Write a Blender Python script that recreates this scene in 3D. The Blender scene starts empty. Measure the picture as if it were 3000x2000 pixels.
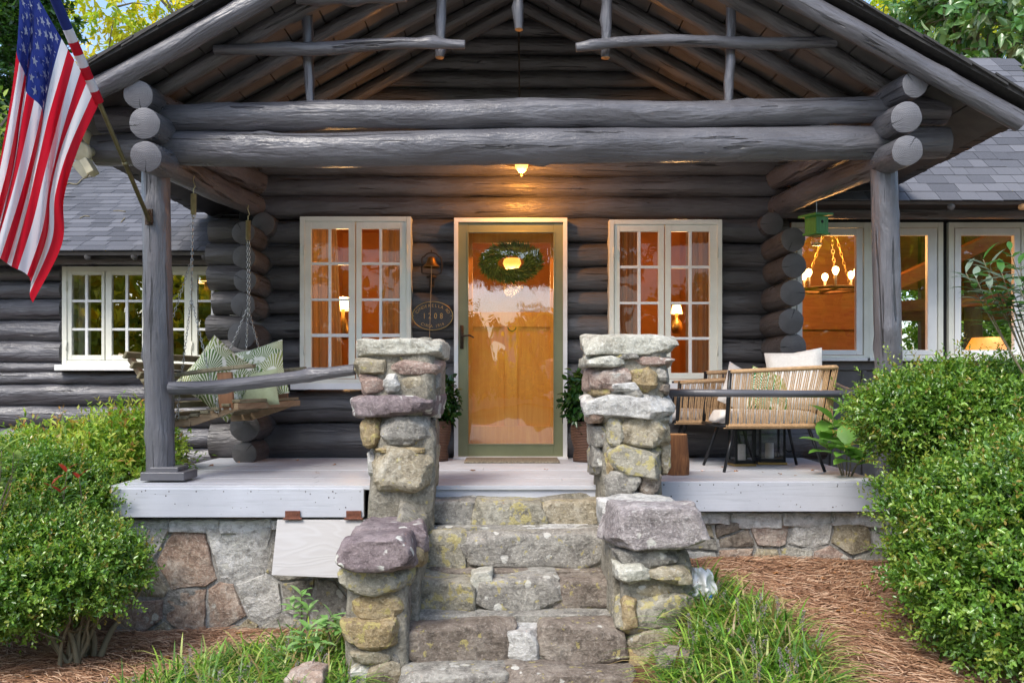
import bpy, math, random
import numpy as np
from math import sin, cos, pi, radians
from mathutils import Vector, Matrix, noise
random.seed(7); rng = np.random.default_rng(7)
SC = bpy.context.scene; COL = SC.collection
F = 2500.0; CX = 1480.0; CY = 1125.0; CAMZ = 1.65
# ---------------------------------------------------------------- camera
cam = bpy.data.objects.new('camera', bpy.data.cameras.new('camera')); COL.objects.link(cam)
cam.location = (0, 0, CAMZ); cam.rotation_euler = (pi/2, 0, 0)
cam.data.lens = 36.0*F/3000; cam.data.sensor_width = 36; cam.data.sensor_fit = 'HORIZONTAL'
cam.data.shift_x = (1500-CX)/3000; cam.data.shift_y = (CY-1000)/3000
cam.data.clip_start = 0.05; cam.data.clip_end = 600
SC.camera = cam
# ---------------------------------------------------------------- world, sun
SUN_EL, SUN_AZ = radians(50), radians(210)      # azimuth from +Y clockwise: behind the camera, a little left
w = bpy.data.worlds.new('World'); SC.world = w; w.use_nodes = True
nt = w.node_tree; nt.nodes.clear()
sky = nt.nodes.new('ShaderNodeTexSky'); sky.sky_type = 'NISHITA'; sky.sun_disc = False
sky.sun_elevation = SUN_EL; sky.sun_rotation = SUN_AZ; sky.air_density = 1.0; sky.dust_density = 1.8; sky.ozone_density = 1.0
bg = nt.nodes.new('ShaderNodeBackground'); bg.inputs[1].default_value = 0.15
wo = nt.nodes.new('ShaderNodeOutputWorld')
nt.links.new(sky.outputs[0], bg.inputs[0]); nt.links.new(bg.outputs[0], wo.inputs[0])
sl = bpy.data.lights.new('sun', 'SUN'); sl.energy = 1.45; sl.angle = radians(22); sl.color = (1.0, 0.95, 0.86)
so = bpy.data.objects.new('sun', sl); COL.objects.link(so)
d = Vector((sin(SUN_AZ)*cos(SUN_EL), cos(SUN_AZ)*cos(SUN_EL), sin(SUN_EL)))
so.rotation_euler = d.to_track_quat('Z', 'Y').to_euler(); so.location = (0, -5, 20)
SC.view_settings.view_transform = 'Standard'; SC.view_settings.look = 'None'
SC.view_settings.exposure = 1.2; SC.view_settings.gamma = 1; SC.view_settings.use_curve_mapping = False

# ---------------------------------------------------------------- helpers
def W(px, py, D):
    return Vector(((px-CX)*D/F, D, CAMZ-(py-CY)*D/F))
def N3(x, y, z): return noise.noise(Vector((x, y, z)))

class G:
    """collects geometry for one mesh"""
    def __init__(s): s.v = []; s.f = []; s.uv = []; s.mi = []
    def add(s, vs, fs, mi=0, uvs=None):
        b = len(s.v); s.v += [tuple(v) for v in vs]
        for k, f in enumerate(fs):
            s.f.append(tuple(i+b for i in f)); s.mi.append(mi)
            s.uv.append(uvs[k] if uvs else None)
    def box(s, lo, hi, mi=0, M=None):
        x0, y0, z0 = lo; x1, y1, z1 = hi
        vs = [Vector(p) for p in ((x0,y0,z0),(x1,y0,z0),(x1,y1,z0),(x0,y1,z0),(x0,y0,z1),(x1,y0,z1),(x1,y1,z1),(x0,y1,z1))]
        if M: vs = [M @ v for v in vs]
        s.add(vs, [(0,3,2,1),(4,5,6,7),(0,1,5,4),(1,2,6,5),(2,3,7,6),(3,0,4,7)], mi)
    def pbox(s, x0, y0, x1, y1, D0, D1, mi=0):
        """box whose front face covers photo pixels x0..x1, y0..y1 at depth D0, back at depth D1 (parallel sides)"""
        a = W(x0, y1, D0); b = W(x1, y0, D0)
        s.box((a.x, D0, a.z), (b.x, D1, b.z), mi)
    def beam(s, p, q, w, h, up=(0,0,1), mi=0):
        p = Vector(p); q = Vector(q); d = q-p; L = d.length; d.normalize()
        sd = d.cross(Vector(up)).normalized(); u = sd.cross(d).normalized()
        vs = []
        for t in (0, L):
            for a, b in ((-1,-1),(1,-1),(1,1),(-1,1)): vs.append(p+d*t+sd*(a*w/2)+u*(b*h/2))
        s.add(vs, [(0,3,2,1),(4,5,6,7),(0,1,5,4),(1,2,6,5),(2,3,7,6),(3,0,4,7)], mi)
    def tube(s, pts, rad, n=8, caps=True, mi=0, closed=False):
        pts = [Vector(p) for p in pts]; m = len(pts)
        if not hasattr(rad, '__len__'): rad = [rad]*m
        vs = []; up = None
        for i, p in enumerate(pts):
            if closed: t = (pts[(i+1) % m]-pts[i-1]).normalized()
            else: t = (pts[min(i+1, m-1)]-pts[max(i-1, 0)]).normalized()
            if up is None:
                up = Vector((0,0,1)) if abs(t.z) < .9 else Vector((1,0,0))
            a = t.cross(up).normalized(); up = a.cross(t).normalized()
            for k in range(n):
                th = 2*pi*k/n; vs.append(p+(a*cos(th)+up*sin(th))*rad[i])
        fs = []
        for i in range(m if closed else m-1):
            j = (i+1) % m
            for k in range(n): fs.append((i*n+k, i*n+(k+1) % n, j*n+(k+1) % n, j*n+k))
        if caps and not closed:
            fs.append(tuple(range(n-1, -1, -1))); fs.append(tuple(range((m-1)*n, m*n)))
        s.add(vs, fs, mi)
    def lathe(s, c, prof, n=20, mi=0, M=None):
        c = Vector(c); vs = []
        for (r, z) in prof:
            for k in range(n):
                v = Vector((r*cos(2*pi*k/n), r*sin(2*pi*k/n), z)); vs.append(c+((M @ v) if M else v))
        fs = []
        for i in range(len(prof)-1):
            for k in range(n): fs.append((i*n+k, i*n+(k+1) % n, (i+1)*n+(k+1) % n, (i+1)*n+k))
        s.add(vs, fs, mi)
    def mesh(s, name, mats, smooth=False):
        me = bpy.data.meshes.new(name); me.from_pydata(s.v, [], s.f)
        for m in (mats if isinstance(mats, (list, tuple)) else [mats]): me.materials.append(m)
        if any(s.mi): me.polygons.foreach_set('material_index', s.mi)
        if any(u is not None for u in s.uv):
            ul = me.uv_layers.new(name='UVMap'); flat = []
            for f, u in zip(s.f, s.uv):
                if u is None: flat += [0.0]*(2*len(f))
                else:
                    for q in u: flat += [q[0], q[1]]
            ul.data.foreach_set('uv', flat)
        if smooth: me.polygons.foreach_set('use_smooth', [True]*len(me.polygons))
        me.update(); return me

LOC = {}; ROCKY = {'stone', 'rock', 'mortar_core'}
def link(name, me, parent=None, bevel=0):
    o = bpy.data.objects.new(name, me); COL.objects.link(o)
    if name in ROCKY: me.set_sharp_from_angle(angle=radians(24))
    if parent is not None:
        o.parent = parent; o.location = -LOC.get(parent.name, Vector((0,0,0)))
    if bevel:
        b = o.modifiers.new('bevel', 'BEVEL'); b.width = bevel; b.segments = 2; b.limit_method = 'ANGLE'
    return o
def part(name, g, mats, parent=None, smooth=False, bevel=0, stuff=False, label=None):
    me = g.mesh(name, mats, smooth) if isinstance(g, G) else g
    o = link(name, me, parent, bevel)
    if stuff: o['kind'] = 'stuff'
    if label: o['label'] = label
    return o
def thing(name, label, cat, loc=(0,0,0), group=None):
    o = bpy.data.objects.new(name, None); COL.objects.link(o); o.location = loc; o.empty_display_size = .1
    LOC[o.name] = Vector(loc); o['label'] = label; o['category'] = cat
    if group: o['group'] = group
    return o
def tag(o, label, cat, group=None):
    o['label'] = label; o['category'] = cat
    if group: o['group'] = group
    return o
def struct(o, kind='structure'): o['kind'] = kind; return o

# ---------------------------------------------------------------- materials
class MT:
    def __init__(s, name):
        s.m = bpy.data.materials.new(name); s.m.use_nodes = True; s.t = s.m.node_tree
        s.b = s.t.nodes['Principled BSDF']; s.out = s.t.nodes['Material Output']
    def n(s, ty, **k):
        x = s.t.nodes.new(ty)
        for a, b in k.items(): setattr(x, a, b)
        return x
    def l(s, a, b): s.t.links.new(a, b)
    def coord(s, kind='Object', scale=(1,1,1)):
        if kind == 'World':
            g = s.n('ShaderNodeNewGeometry'); o = g.outputs['Position']
        else:
            g = s.n('ShaderNodeTexCoord'); o = g.outputs[kind]
        mp = s.n('ShaderNodeMapping'); mp.inputs['Scale'].default_value = scale
        s.l(o, mp.inputs[0]); return mp.outputs[0]
    def noise(s, vec, scale=5, detail=4, rough=.55, dist=0):
        x = s.n('ShaderNodeTexNoise'); x.inputs['Scale'].default_value = scale; x.inputs['Detail'].default_value = detail
        x.inputs['Roughness'].default_value = rough; x.inputs['Distortion'].default_value = dist
        s.l(vec, x.inputs['Vector']); return x.outputs['Fac']
    def ramp(s, fac, stops, interp='LINEAR'):
        r = s.n('ShaderNodeValToRGB'); r.color_ramp.interpolation = interp; e = r.color_ramp.elements
        while len(e) < len(stops): e.new(.5)
        for i, (p, c) in enumerate(stops):
            e[i].position = p; e[i].color = (c, c, c, 1) if not hasattr(c, '__len__') else (*c[:3], 1)
        s.l(fac, r.inputs[0]); return r.outputs[0]
    def mix(s, fac, a, b, mode='MIX'):
        x = s.n('ShaderNodeMix', data_type='RGBA', blend_type=mode)
        for sock, v in ((x.inputs[0], fac), (x.inputs[6], a), (x.inputs[7], b)):
            if isinstance(v, (int, float)): sock.default_value = v
            elif isinstance(v, tuple): sock.default_value = (*v[:3], 1)
            else: s.l(v, sock)
        return x.outputs[2]
    def math(s, op, a, b=0.0, c=None):
        x = s.n('ShaderNodeMath', operation=op)
        for sock, v in zip(x.inputs, (a, b, c)):
            if v is None: continue
            if isinstance(v, (int, float)): sock.default_value = v
            else: s.l(v, sock)
        return x.outputs[0]
    def rand(s):
        oi = s.n('ShaderNodeObjectInfo'); g = s.n('ShaderNodeNewGeometry')
        return s.math('FRACT', s.math('ADD', oi.outputs['Random'], g.outputs['Random Per Island']))
    def bump(s, h, strength=.3, dist=.01, prev=None):
        b = s.n('ShaderNodeBump'); b.inputs['Strength'].default_value = strength; b.inputs['Distance'].default_value = dist
        s.l(h, b.inputs['Height'])
        if prev is not None: s.l(prev, b.inputs['Normal'])
        s.l(b.outputs[0], s.b.inputs['Normal']); return b.outputs[0]
    def set(s, base=None, rough=None, spec=None, metal=None, coat=None, em=None, es=None):
        I = s.b.inputs
        def put(sock, v):
            if v is None: return
            if isinstance(v, (int, float)): sock.default_value = v
            elif isinstance(v, tuple): sock.default_value = (*v[:3], 1)
            else: s.l(v, sock)
        put(I['Base Color'], base); put(I['Roughness'], rough); put(I['Specular IOR Level'], spec)
        put(I['Metallic'], metal); put(I['Coat Weight'], coat); put(I['Emission Color'], em); put(I['Emission Strength'], es)
        return s.m

def plain(name, col, rough=.6, var=.25, scale=20, bump=.15, bd=.004, metal=0, spec=.5, kind='World'):
    t = MT(name); c = t.coord(kind); n = t.noise(c, scale, 5)
    lo = tuple(x*(1-var) for x in col); hi = tuple(min(1, x*(1+var)) for x in col)
    t.set(t.ramp(n, [(.3, lo), (.7, hi)]), rough, spec, metal)
    if bump: t.bump(n, bump, bd)
    return t.m

def painted_log(name, lo, hi, rough=(.36, .6), grain=1.0):
    t = MT(name); uv = t.coord('UV', (1.6, 26, 1)); uv2 = t.coord('UV', (5, 60, 1)); wc = t.coord('World')
    g1 = t.noise(t.coord('UV', (1.8, 11, 1)), 1.0, 5, .55, .8); g2 = t.noise(uv2, 1.0, 3, .5, .3); lump = t.noise(t.coord('UV', (3.2, 9, 1)), 1.0, 3); big = t.noise(wc, 2.3, 4); fine = t.noise(wc, 70, 3)
    crack = t.ramp(t.noise(t.coord('UV', (.9, 20, 1)), 1.3, 3, .5, .8), [(.0, 0.0), (.325, 0.0), (.35, 1.0), (1, 1.0)])
    col = t.mix(t.ramp(big, [(.3, 0), (.7, 1)]), lo, hi)
    col = t.mix(t.math('MULTIPLY', t.ramp(g2, [(.35, 1), (.5, 0)]), .16), col, tuple(x*.55 for x in lo))
    col = t.mix(t.math('MULTIPLY', t.math('SUBTRACT', 1.0, crack), .85), col, tuple(x*.35 for x in lo))
    t.set(col, t.ramp(g1, [(.35, rough[0]), (.65, rough[1])]), .5)
    h = t.math('ADD', t.math('ADD', t.math('MULTIPLY', g1, .8), t.math('MULTIPLY', lump, .5)), t.math('ADD', t.math('MULTIPLY', g2, .16), t.math('MULTIPLY', fine, .06)))
    h = t.math('ADD', h, t.math('MULTIPLY', crack, .8))
    t.bump(h, min(1, .75*grain), .03); return t.m
def end_grain(name, lo, hi):
    t = MT(name); tc = t.n('ShaderNodeTexCoord'); uv = tc.outputs['UV']
    ln = t.n('ShaderNodeVectorMath', operation='LENGTH'); t.l(uv, ln.inputs[0])
    wv = t.noise(t.coord('UV'), 14, 3); rings = t.math('SINE', t.math('MULTIPLY', t.math('ADD', ln.outputs['Value'], t.math('MULTIPLY', wv, .012)), 620))
    saw = t.noise(t.coord('UV', (12, 110, 1)), 1, 3); n = t.noise(t.coord('UV'), 9, 4)
    sxy = t.n('ShaderNodeSeparateXYZ'); t.l(uv, sxy.inputs[0]); oi = t.n('ShaderNodeObjectInfo'); A = t.math('MULTIPLY', oi.outputs['Random'], 6.283)
    cn = t.noise(t.coord('UV'), 26, 3); ca, sa = t.math('COSINE', A), t.math('SINE', A); X_, Y_ = t.math('SUBTRACT', sxy.outputs[0], .01), t.math('SUBTRACT', sxy.outputs[1], .013)
    al = t.math('ADD', t.math('MULTIPLY', X_, ca), t.math('MULTIPLY', Y_, sa)); ac = t.math('ABSOLUTE', t.math('ADD', t.math('SUBTRACT', t.math('MULTIPLY', Y_, ca), t.math('MULTIPLY', X_, sa)), t.math('MULTIPLY', t.math('SUBTRACT', cn, .5), .03)))
    crk = t.math('MULTIPLY', t.math('LESS_THAN', ac, t.math('MULTIPLY', al, .045)), t.math('GREATER_THAN', al, .022))
    col = t.mix(t.ramp(rings, [(.2, 0), (.9, .25)]), t.mix(n, lo, hi), tuple(x*.6 for x in lo)); col = t.mix(t.ramp(t.noise(t.coord('UV'), 4, 4), [(.35, .5), (.6, 0)]), col, tuple(x*.55 for x in lo))
    t.set(t.mix(crk, col, (.01, .01, .01)), .5, .4)
    t.bump(t.math('ADD', t.math('MULTIPLY', rings, .12), saw), .6, .006); return t.m

def wood(name, lo, hi, rough=.6, kind='Object', scale=(2, 2, 22), bump=.4):
    t = MT(name); c = t.coord(kind, scale); n = t.noise(c, 2, 6, .6, 1.0); n2 = t.noise(t.coord(kind), 2.5, 3)
    col = t.mix(t.ramp(n, [(.3, 0), (.7, 1)]), lo, hi); col = t.mix(t.math('MULTIPLY', n2, .5), col, tuple(x*.5 for x in lo))
    t.set(col, rough, .4); t.bump(n, bump, .005); return t.m

def stone(name, cols, lichen=(.42, .36, .13), lich_w=.0, pale=(.55, .54, .49), pale_w=.0, sc=5):
    t = MT(name); oc = t.coord('World'); oi = t.n('ShaderNodeObjectInfo')
    sh = t.n('ShaderNodeVectorMath', operation='ADD'); t.l(oc, sh.inputs[0])
    cb = t.n('ShaderNodeCombineXYZ'); t.l(t.math('MULTIPLY', oi.outputs['Random'], 31), cb.inputs[0]); t.l(cb.outputs[0], sh.inputs[1]); v = sh.outputs[0]
    n1 = t.noise(v, sc, 6, .65, .4); n2 = t.noise(v, sc*4, 6, .7); n3 = t.noise(v, 60, 4, .7)
    strat = t.n('ShaderNodeMapping'); strat.inputs['Scale'].default_value = (1.5, 1.5, 9); t.l(v, strat.inputs[0]); n4 = t.noise(strat.outputs[0], 3, 5, .65, .5)
    k = len(cols); col = t.ramp(t.math('ADD', t.math('MULTIPLY', n1, .82), t.math('MULTIPLY', n4, .18)), [(.32+.36*i/(k-1), c) for i, c in enumerate(cols)])
    col = t.mix(t.math('MULTIPLY', t.ramp(n2, [(.36, 1), (.52, 0)]), .6), col, tuple(x*.4 for x in cols[0]))
    col = t.mix(t.math('MULTIPLY', t.ramp(n3, [(.5, 0), (.68, 1)]), .35), col, tuple(min(1, x*1.8) for x in cols[-1]))
    if lich_w:
        f = t.ramp(t.noise(v, 17, 4, .6), [(.66-.12*lich_w, 0), (.69-.12*lich_w, 1)]); col = t.mix(t.math('MULTIPLY', f, .65), col, lichen)
    if pale_w:
        vo = t.n('ShaderNodeTexVoronoi'); vo.inputs['Scale'].default_value = 13; vo.inputs['Randomness'].default_value = 1
        ds = t.n('ShaderNodeVectorMath', operation='ADD'); t.l(v, ds.inputs[0])
        nn = t.n('ShaderNodeTexNoise'); nn.inputs['Scale'].default_value = 30; t.l(v, nn.inputs['Vector'])
        sc2 = t.n('ShaderNodeVectorMath', operation='SCALE'); sc2.inputs['Scale'].default_value = .035; t.l(nn.outputs['Color'], sc2.inputs[0]); t.l(sc2.outputs[0], ds.inputs[1]); t.l(ds.outputs[0], vo.inputs['Vector'])
        f = t.ramp(vo.outputs['Distance'], [(.0, 1), (.20+.25*pale_w, 1), (.25+.25*pale_w, 0), (1, 0)])
        g = t.ramp(t.noise(v, 4, 2), [(.62-.25*pale_w, 0), (.66-.25*pale_w, 1)])
        col = t.mix(t.math('MULTIPLY', t.math('MULTIPLY', f, g), .85), col, pale)
    t.set(col, .88, .25)
    t.bump(t.math('ADD', t.math('MULTIPLY', n1, 1.2), t.math('ADD', t.math('MULTIPLY', n2, .8), t.math('ADD', t.math('MULTIPLY', n3, .35), t.math('MULTIPLY', n4, .3)))), .9, .022)
    return t.m

def leafmat(name, rough=.38, trans=.35, spec=.5):
    t = MT(name); a = t.n('ShaderNodeVertexColor'); a.layer_name = 'tint'
    t.set(a.outputs[0], rough, spec)
    tr = t.n('ShaderNodeBsdfTranslucent'); br = t.mix(1.0, a.outputs[0], (1.3, 1.25, .5), 'MULTIPLY'); t.l(br, tr.inputs[0])
    mx = t.n('ShaderNodeMixShader'); mx.inputs[0].default_value = trans
    t.l(t.b.outputs[0], mx.inputs[1]); t.l(tr.outputs[0], mx.inputs[2]); t.l(mx.outputs[0], t.out.inputs[0]); return t.m

def glass(name, refl=.14, wav=0.0, tintc=(1, 1, 1), wscale=3):
    t = MT(name); t.t.nodes.remove(t.b)
    tr = t.n('ShaderNodeBsdfTransparent'); tr.inputs[0].default_value = (*tintc, 1)
    gl = t.n('ShaderNodeBsdfGlossy'); gl.inputs['Roughness'].default_value = .005; gl.inputs[0].default_value = (1, 1, 1, 1)
    fr = t.n('ShaderNodeLayerWeight'); fr.inputs[0].default_value = .5
    if wav:
        b = t.n('ShaderNodeBump'); b.inputs['Strength'].default_value = wav; b.inputs['Distance'].default_value = .02
        t.l(t.noise(t.coord('World', (1, 1, .6)), wscale, 2), b.inputs['Height']); t.l(b.outputs[0], gl.inputs['Normal'])
    fac = t.math('ADD', t.math('MULTIPLY', t.math('POWER', fr.outputs['Facing'], 5.0), 1-refl), refl); mx = t.n('ShaderNodeMixShader'); t.l(fac, mx.inputs[0]); t.l(tr.outputs[0], mx.inputs[1]); t.l(gl.outputs[0], mx.inputs[2]); t.l(mx.outputs[0], t.out.inputs[0])
    return t.m
def emit(name, col, s):
    t = MT(name); t.set((.8, .7, .5), .5, em=col, es=s); return t.m

M = {}
M['log'] = painted_log('charcoal_paint_log', (.070, .065, .065), (.120, .113, .115), (.26, .48), 1.6)
M['beam'] = painted_log('grey_paint_beam', (.082, .081, .091), (.135, .134, .149), (.25, .44), 1.4)
M['end'] = end_grain('painted_end_grain', (.13, .13, .145), (.18, .18, .195))
M['endlog'] = end_grain('dark_painted_end_grain', (.085, .080, .080), (.13, .125, .125))
M['plank'] = plain('dark_plank_paint', (.088, .082, .080), .6, .25, 7, .25)
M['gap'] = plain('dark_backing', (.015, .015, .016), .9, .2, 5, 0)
M['cutwood'] = plain('sawn_wood_end', (.42, .22, .09), .7, .3, 40)
def white_paint(name, c):
    t = MT(name); n = t.noise(t.coord('World'), 5, 5); f = t.noise(t.coord('World', (30, 30, 6)), 1.5, 4); s = t.noise(t.coord('World'), 90, 2)
    col = t.mix(t.ramp(n, [(.3, 0), (.7, 1)]), tuple(x*.86 for x in c), c)
    col = t.mix(t.ramp(s, [(.72, 0), (.76, .6)]), col, (.22, .2, .16))
    t.set(col, .45, .4); t.bump(f, .25, .003); return t.m
M['trim'] = white_paint('white_trim_paint', (.80, .80, .70))
M['sill'] = white_paint('bright_white_sill_paint', (.84, .84, .82))
def deckm(name, c):
    t = MT(name); n = t.noise(t.coord('World', (1.2, 30, 30)), 2, 5, .6, .4); b = t.noise(t.coord('World'), 2.2, 5, .6); s = t.noise(t.coord('World', (1, 1, 1)), 55, 3)
    col = t.mix(t.ramp(b, [(.3, 0), (.7, 1)]), tuple(x*.82 for x in c), c); col = t.mix(t.math('MULTIPLY', t.ramp(n, [(.3, 1), (.45, 0)]), .35), col, tuple(x*.5 for x in c))
    col = t.mix(t.ramp(s, [(.70, 0), (.74, .7)]), col, (.16, .14, .12))
    t.set(col, .48, .4); t.bump(t.math('ADD', n, t.math('MULTIPLY', s, .3)), .35, .004); return t.m
M['deck'] = deckm('pale_grey_deck_paint', (.51, .525, .565))
M['fascia'] = deckm('pale_grey_fascia_paint', (.50, .52, .58))
M['sage'] = plain('sage_green_paint', (.185, .20, .105), .4, .08, 8, .05)
M['doorwood'] = wood('orange_door_wood', (.85, .30, .02), (.98, .44, .045), .45, 'World', (14, 14, 1.2))
M['amber'] = wood('amber_wall_wood', (.33, .13, .035), (.48, .20, .06), .6, 'World', (1.5, 1.5, 12))
M['brownwood'] = wood('brown_beam_wood', (.12, .05, .02), (.22, .09, .035), .6, 'World', (1.5, 1.5, 12))
M['floorwood'] = plain('interior_floor', (.14, .07, .03), .5)
M['mortar'] = stone('weathered_mortar', [(.17, .155, .12), (.25, .23, .185), (.33, .31, .26)], lich_w=.15, sc=6)
M['mortarf'] = stone('pale_grey_mortar', [(.22, .21, .19), (.33, .32, .30), (.44, .43, .41)], sc=5)
M['mortarw'] = stone('whitewashed_mortar', [(.48, .47, .45), (.66, .66, .65), (.78, .78, .79)], sc=4)
ST = {
 'tan':   stone('tan_stone', [(.19, .155, .10), (.33, .285, .20), (.44, .41, .34)], lich_w=.35, pale_w=.2),
 'grey':  stone('grey_stone', [(.15, .14, .125), (.27, .255, .225), (.40, .385, .34)], lich_w=.3, pale_w=.3),
 'pale':  stone('pale_stone', [(.32, .30, .24), (.46, .45, .38), (.58, .57, .51)], pale_w=.2),
 'pink':  stone('pinkish_stone', [(.21, .14, .115), (.33, .24, .20), (.46, .41, .36)], pale_w=.35),
 'purple':stone('purple_slab_stone', [(.13, .10, .105), (.205, .165, .17), (.28, .235, .235)], pale=(.60, .60, .55), pale_w=.55),
 'ochre': stone('ochre_stone', [(.17, .13, .075), (.30, .225, .12), (.39, .33, .22)], lich_w=.8),
 'yell':  stone('yellow_lichen_stone', [(.17, .155, .12), (.29, .27, .21), (.39, .37, .31)], lich_w=1.0),
 'lilac': stone('lilac_grey_boulder', [(.19, .165, .165), (.30, .27, .265), (.46, .43, .42)], pale_w=.15),
 'dark':  stone('dark_brown_stone', [(.11, .088, .07), (.20, .165, .135), (.31, .275, .23)], lich_w=.3, pale_w=.1),
 'rust':  stone('rusty_pink_stone', [(.23, .15, .115), (.36, .26, .20), (.50, .45, .39)], pale_w=.15),
 'ash':   stone('ash_white_stone', [(.33, .32, .30), (.47, .46, .43), (.63, .62, .60)], pale_w=.3),
}
def shinglem():
    t = MT('slate_grey_shingle'); r = t.rand(); n = t.noise(t.coord('World'), 260, 2); b = t.noise(t.coord('World'), 1.5, 3)
    col = t.ramp(r, [(0, (.075, .078, .088)), (.5, (.12, .123, .137)), (1, (.185, .188, .205))])
    col = t.mix(t.math('MULTIPLY', n, .7), col, (.06, .062, .075)); col = t.mix(t.ramp(n, [(.6, 0), (.75, .6)]), col, (.3, .3, .33))
    t.set(col, .85, .3); t.bump(n, .5, .003); return t.m
M['shingle'] = shinglem()
M['tar'] = plain('roof_edge_tar', (.03, .028, .027), .7, .4, 30)
M['leaf'] = leafmat('shrub_leaf', .24, .35, .75)
M['softleaf'] = leafmat('soft_leaf', .5, .45, .3)
M['grass'] = leafmat('grass_blade', .38, .35, .5)
def barkm(name, a, b):
    t = MT(name); n = t.noise(t.coord('World', (6, 6, 1.5)), 6, 5); t.set(t.mix(n, a, b), .85, .2); t.bump(n, .6, .01); return t.m
M['bark'] = barkm('grey_bark', (.10, .085, .065), (.22, .19, .15))
M['stem'] = barkm('shrub_stem_bark', (.13, .11, .07), (.27, .23, .15))
M['black'] = plain('black_metal', (.012, .014, .017), .35, .15, 20, 0, metal=.3)
M['iron'] = plain('rusty_dark_iron', (.05, .032, .02), .6, .35, 30, metal=.4)
M['bronze'] = plain('bell_bronze', (.22, .11, .03), .42, .35, 18, metal=.7)
M['brass'] = plain('brass', (.45, .30, .10), .35, .15, 18, .05, metal=.8)
M['steel'] = plain('galvanised_steel', (.42, .42, .40), .35, .2, 40, 0, metal=.9)
M['spring'] = plain('olive_brass_spring', (.38, .33, .17), .4, .2, 40, 0, metal=.6)
M['rust'] = plain('red_rust', (.13, .042, .022), .75, .35, 50, .3)
M['swing'] = wood('weathered_swing_wood', (.21, .135, .075), (.42, .31, .195), .7, 'World', (2, 2, 14))
M['swingred'] = wood('reddish_swing_wood', (.22, .10, .05), (.38, .20, .10), .6, 'World', (14, 14, 2))
M['mosswood'] = wood('mossy_swing_wood', (.14, .12, .07), (.33, .29, .19), .8, 'World', (12, 2, 12))
M['rope'] = plain('tan_rope', (.42, .265, .135), .7, .25, 60, .2)
M['cushion'] = plain('beige_cushion_fabric', (.52, .49, .46), .9, .07, 60, .1, spec=.15)
M['cushion2'] = plain('white_cushion_fabric', (.66, .64, .60), .9, .07, 60, .1, spec=.15)
M['sagecloth'] = plain('sage_green_cloth', (.33, .37, .23), .9, .08, 60, .1, spec=.15)
def palmcloth(name, g1, g2, sc=1.0):
    t = MT(name); c = t.coord('World', (1, 1, 1)); vo = t.n('ShaderNodeTexVoronoi'); vo.inputs['Scale'].default_value = 7*sc; t.l(c, vo.inputs['Vector'])
    sep = t.n('ShaderNodeSeparateColor'); t.l(vo.outputs['Color'], sep.inputs[0])
    sx = t.n('ShaderNodeSeparateXYZ'); df = t.n('ShaderNodeVectorMath', operation='SUBTRACT'); t.l(c, df.inputs[0]); t.l(vo.outputs['Position'], df.inputs[1]); t.l(df.outputs[0], sx.inputs[0])
    at = t.math('ARCTAN2', t.math('ADD', sx.outputs[2], .10), sx.outputs[0])
    nz = t.noise(c, 20, 3)
    st = t.math('SINE', t.math('ADD', t.math('MULTIPLY', at, 44), t.math('MULTIPLY', nz, 5)))
    leafc = t.mix(sep.outputs[0], g1, g2)
    col = t.mix(t.ramp(st, [(.05, 1), (.5, 0)]), (.62, .62, .52), leafc)
    blank = t.ramp(t.noise(c, 11, 2), [(.60, 0), (.65, 1)]); col = t.mix(blank, col, (.68, .68, .6))
    t.set(col, .9, .1); return t.m
M['palm'] = palmcloth('palm_leaf_print', (.07, .15, .04), (.25, .29, .09))
M['palm2'] = palmcloth('bold_leaf_print', (.02, .16, .06), (.24, .34, .04), .8)
M['curtain'] = MT('sheer_curtain').set((.42, .33, .24), .9, .1)
def curt():
    t = MT('tan_curtain'); t.set((.30, .22, .15), .9, .1); tr = t.n('ShaderNodeBsdfTranslucent'); tr.inputs[0].default_value = (.36, .23, .11, 1)
    mx = t.n('ShaderNodeMixShader'); mx.inputs[0].default_value = .5; t.l(t.b.outputs[0], mx.inputs[1]); t.l(tr.outputs[0], mx.inputs[2]); t.l(mx.outputs[0], t.out.inputs[0]); return t.m
M['curtain'] = curt()
M['glass'] = glass('window_glass', .028, .10)
M['doorglass'] = glass('storm_door_glass', .13, .22, wscale=2.2)
M['wingglass'] = glass('wing_window_glass', .30, .12)
M['bigglass'] = glass('picture_window_glass', .07, .06)
M['clear'] = glass('clear_glass', .05)
M['porchlamp'] = emit('lit_amber_globe', (1.0, .46, .08), 1.1)
M['bulb'] = emit('lit_bulb', (1.0, .60, .22), 6)
M['shade'] = emit('lit_lamp_shade', (1.0, .55, .17), 1.6)
M['orangeshade'] = emit('orange_lamp_shade', (1.0, .30, .02), .55)
M['orangeshade2'] = emit('orange_hall_globe', (1.0, .42, .06), .9)
M['basket'] = None
def basketm():
    t = MT('brown_wicker'); c = t.coord('World'); wv = t.n('ShaderNodeTexWave', wave_type='BANDS', bands_direction='Z'); wv.inputs['Scale'].default_value = 24; wv.inputs['Distortion'].default_value = 2.5; wv.inputs['Detail'].default_value = 2; t.l(c, wv.inputs['Vector'])
    t.set(t.mix(wv.outputs['Fac'], (.05, .022, .014), (.20, .10, .06)), .6, .4); t.bump(wv.outputs['Fac'], .8, .012); return t.m
M['basket'] = basketm()
def flagm(name, c):
    t = MT(name); n = t.noise(t.coord('World', (1, 1, 1)), 220, 2); t.set(c, .65, .25); tr = t.n('ShaderNodeBsdfTranslucent'); tr.inputs[0].default_value = (*c, 1)
    mx = t.n('ShaderNodeMixShader'); mx.inputs[0].default_value = .4; t.l(t.b.outputs[0], mx.inputs[1]); t.l(tr.outputs[0], mx.inputs[2]); t.l(mx.outputs[0], t.out.inputs[0]); return t.m
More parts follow.
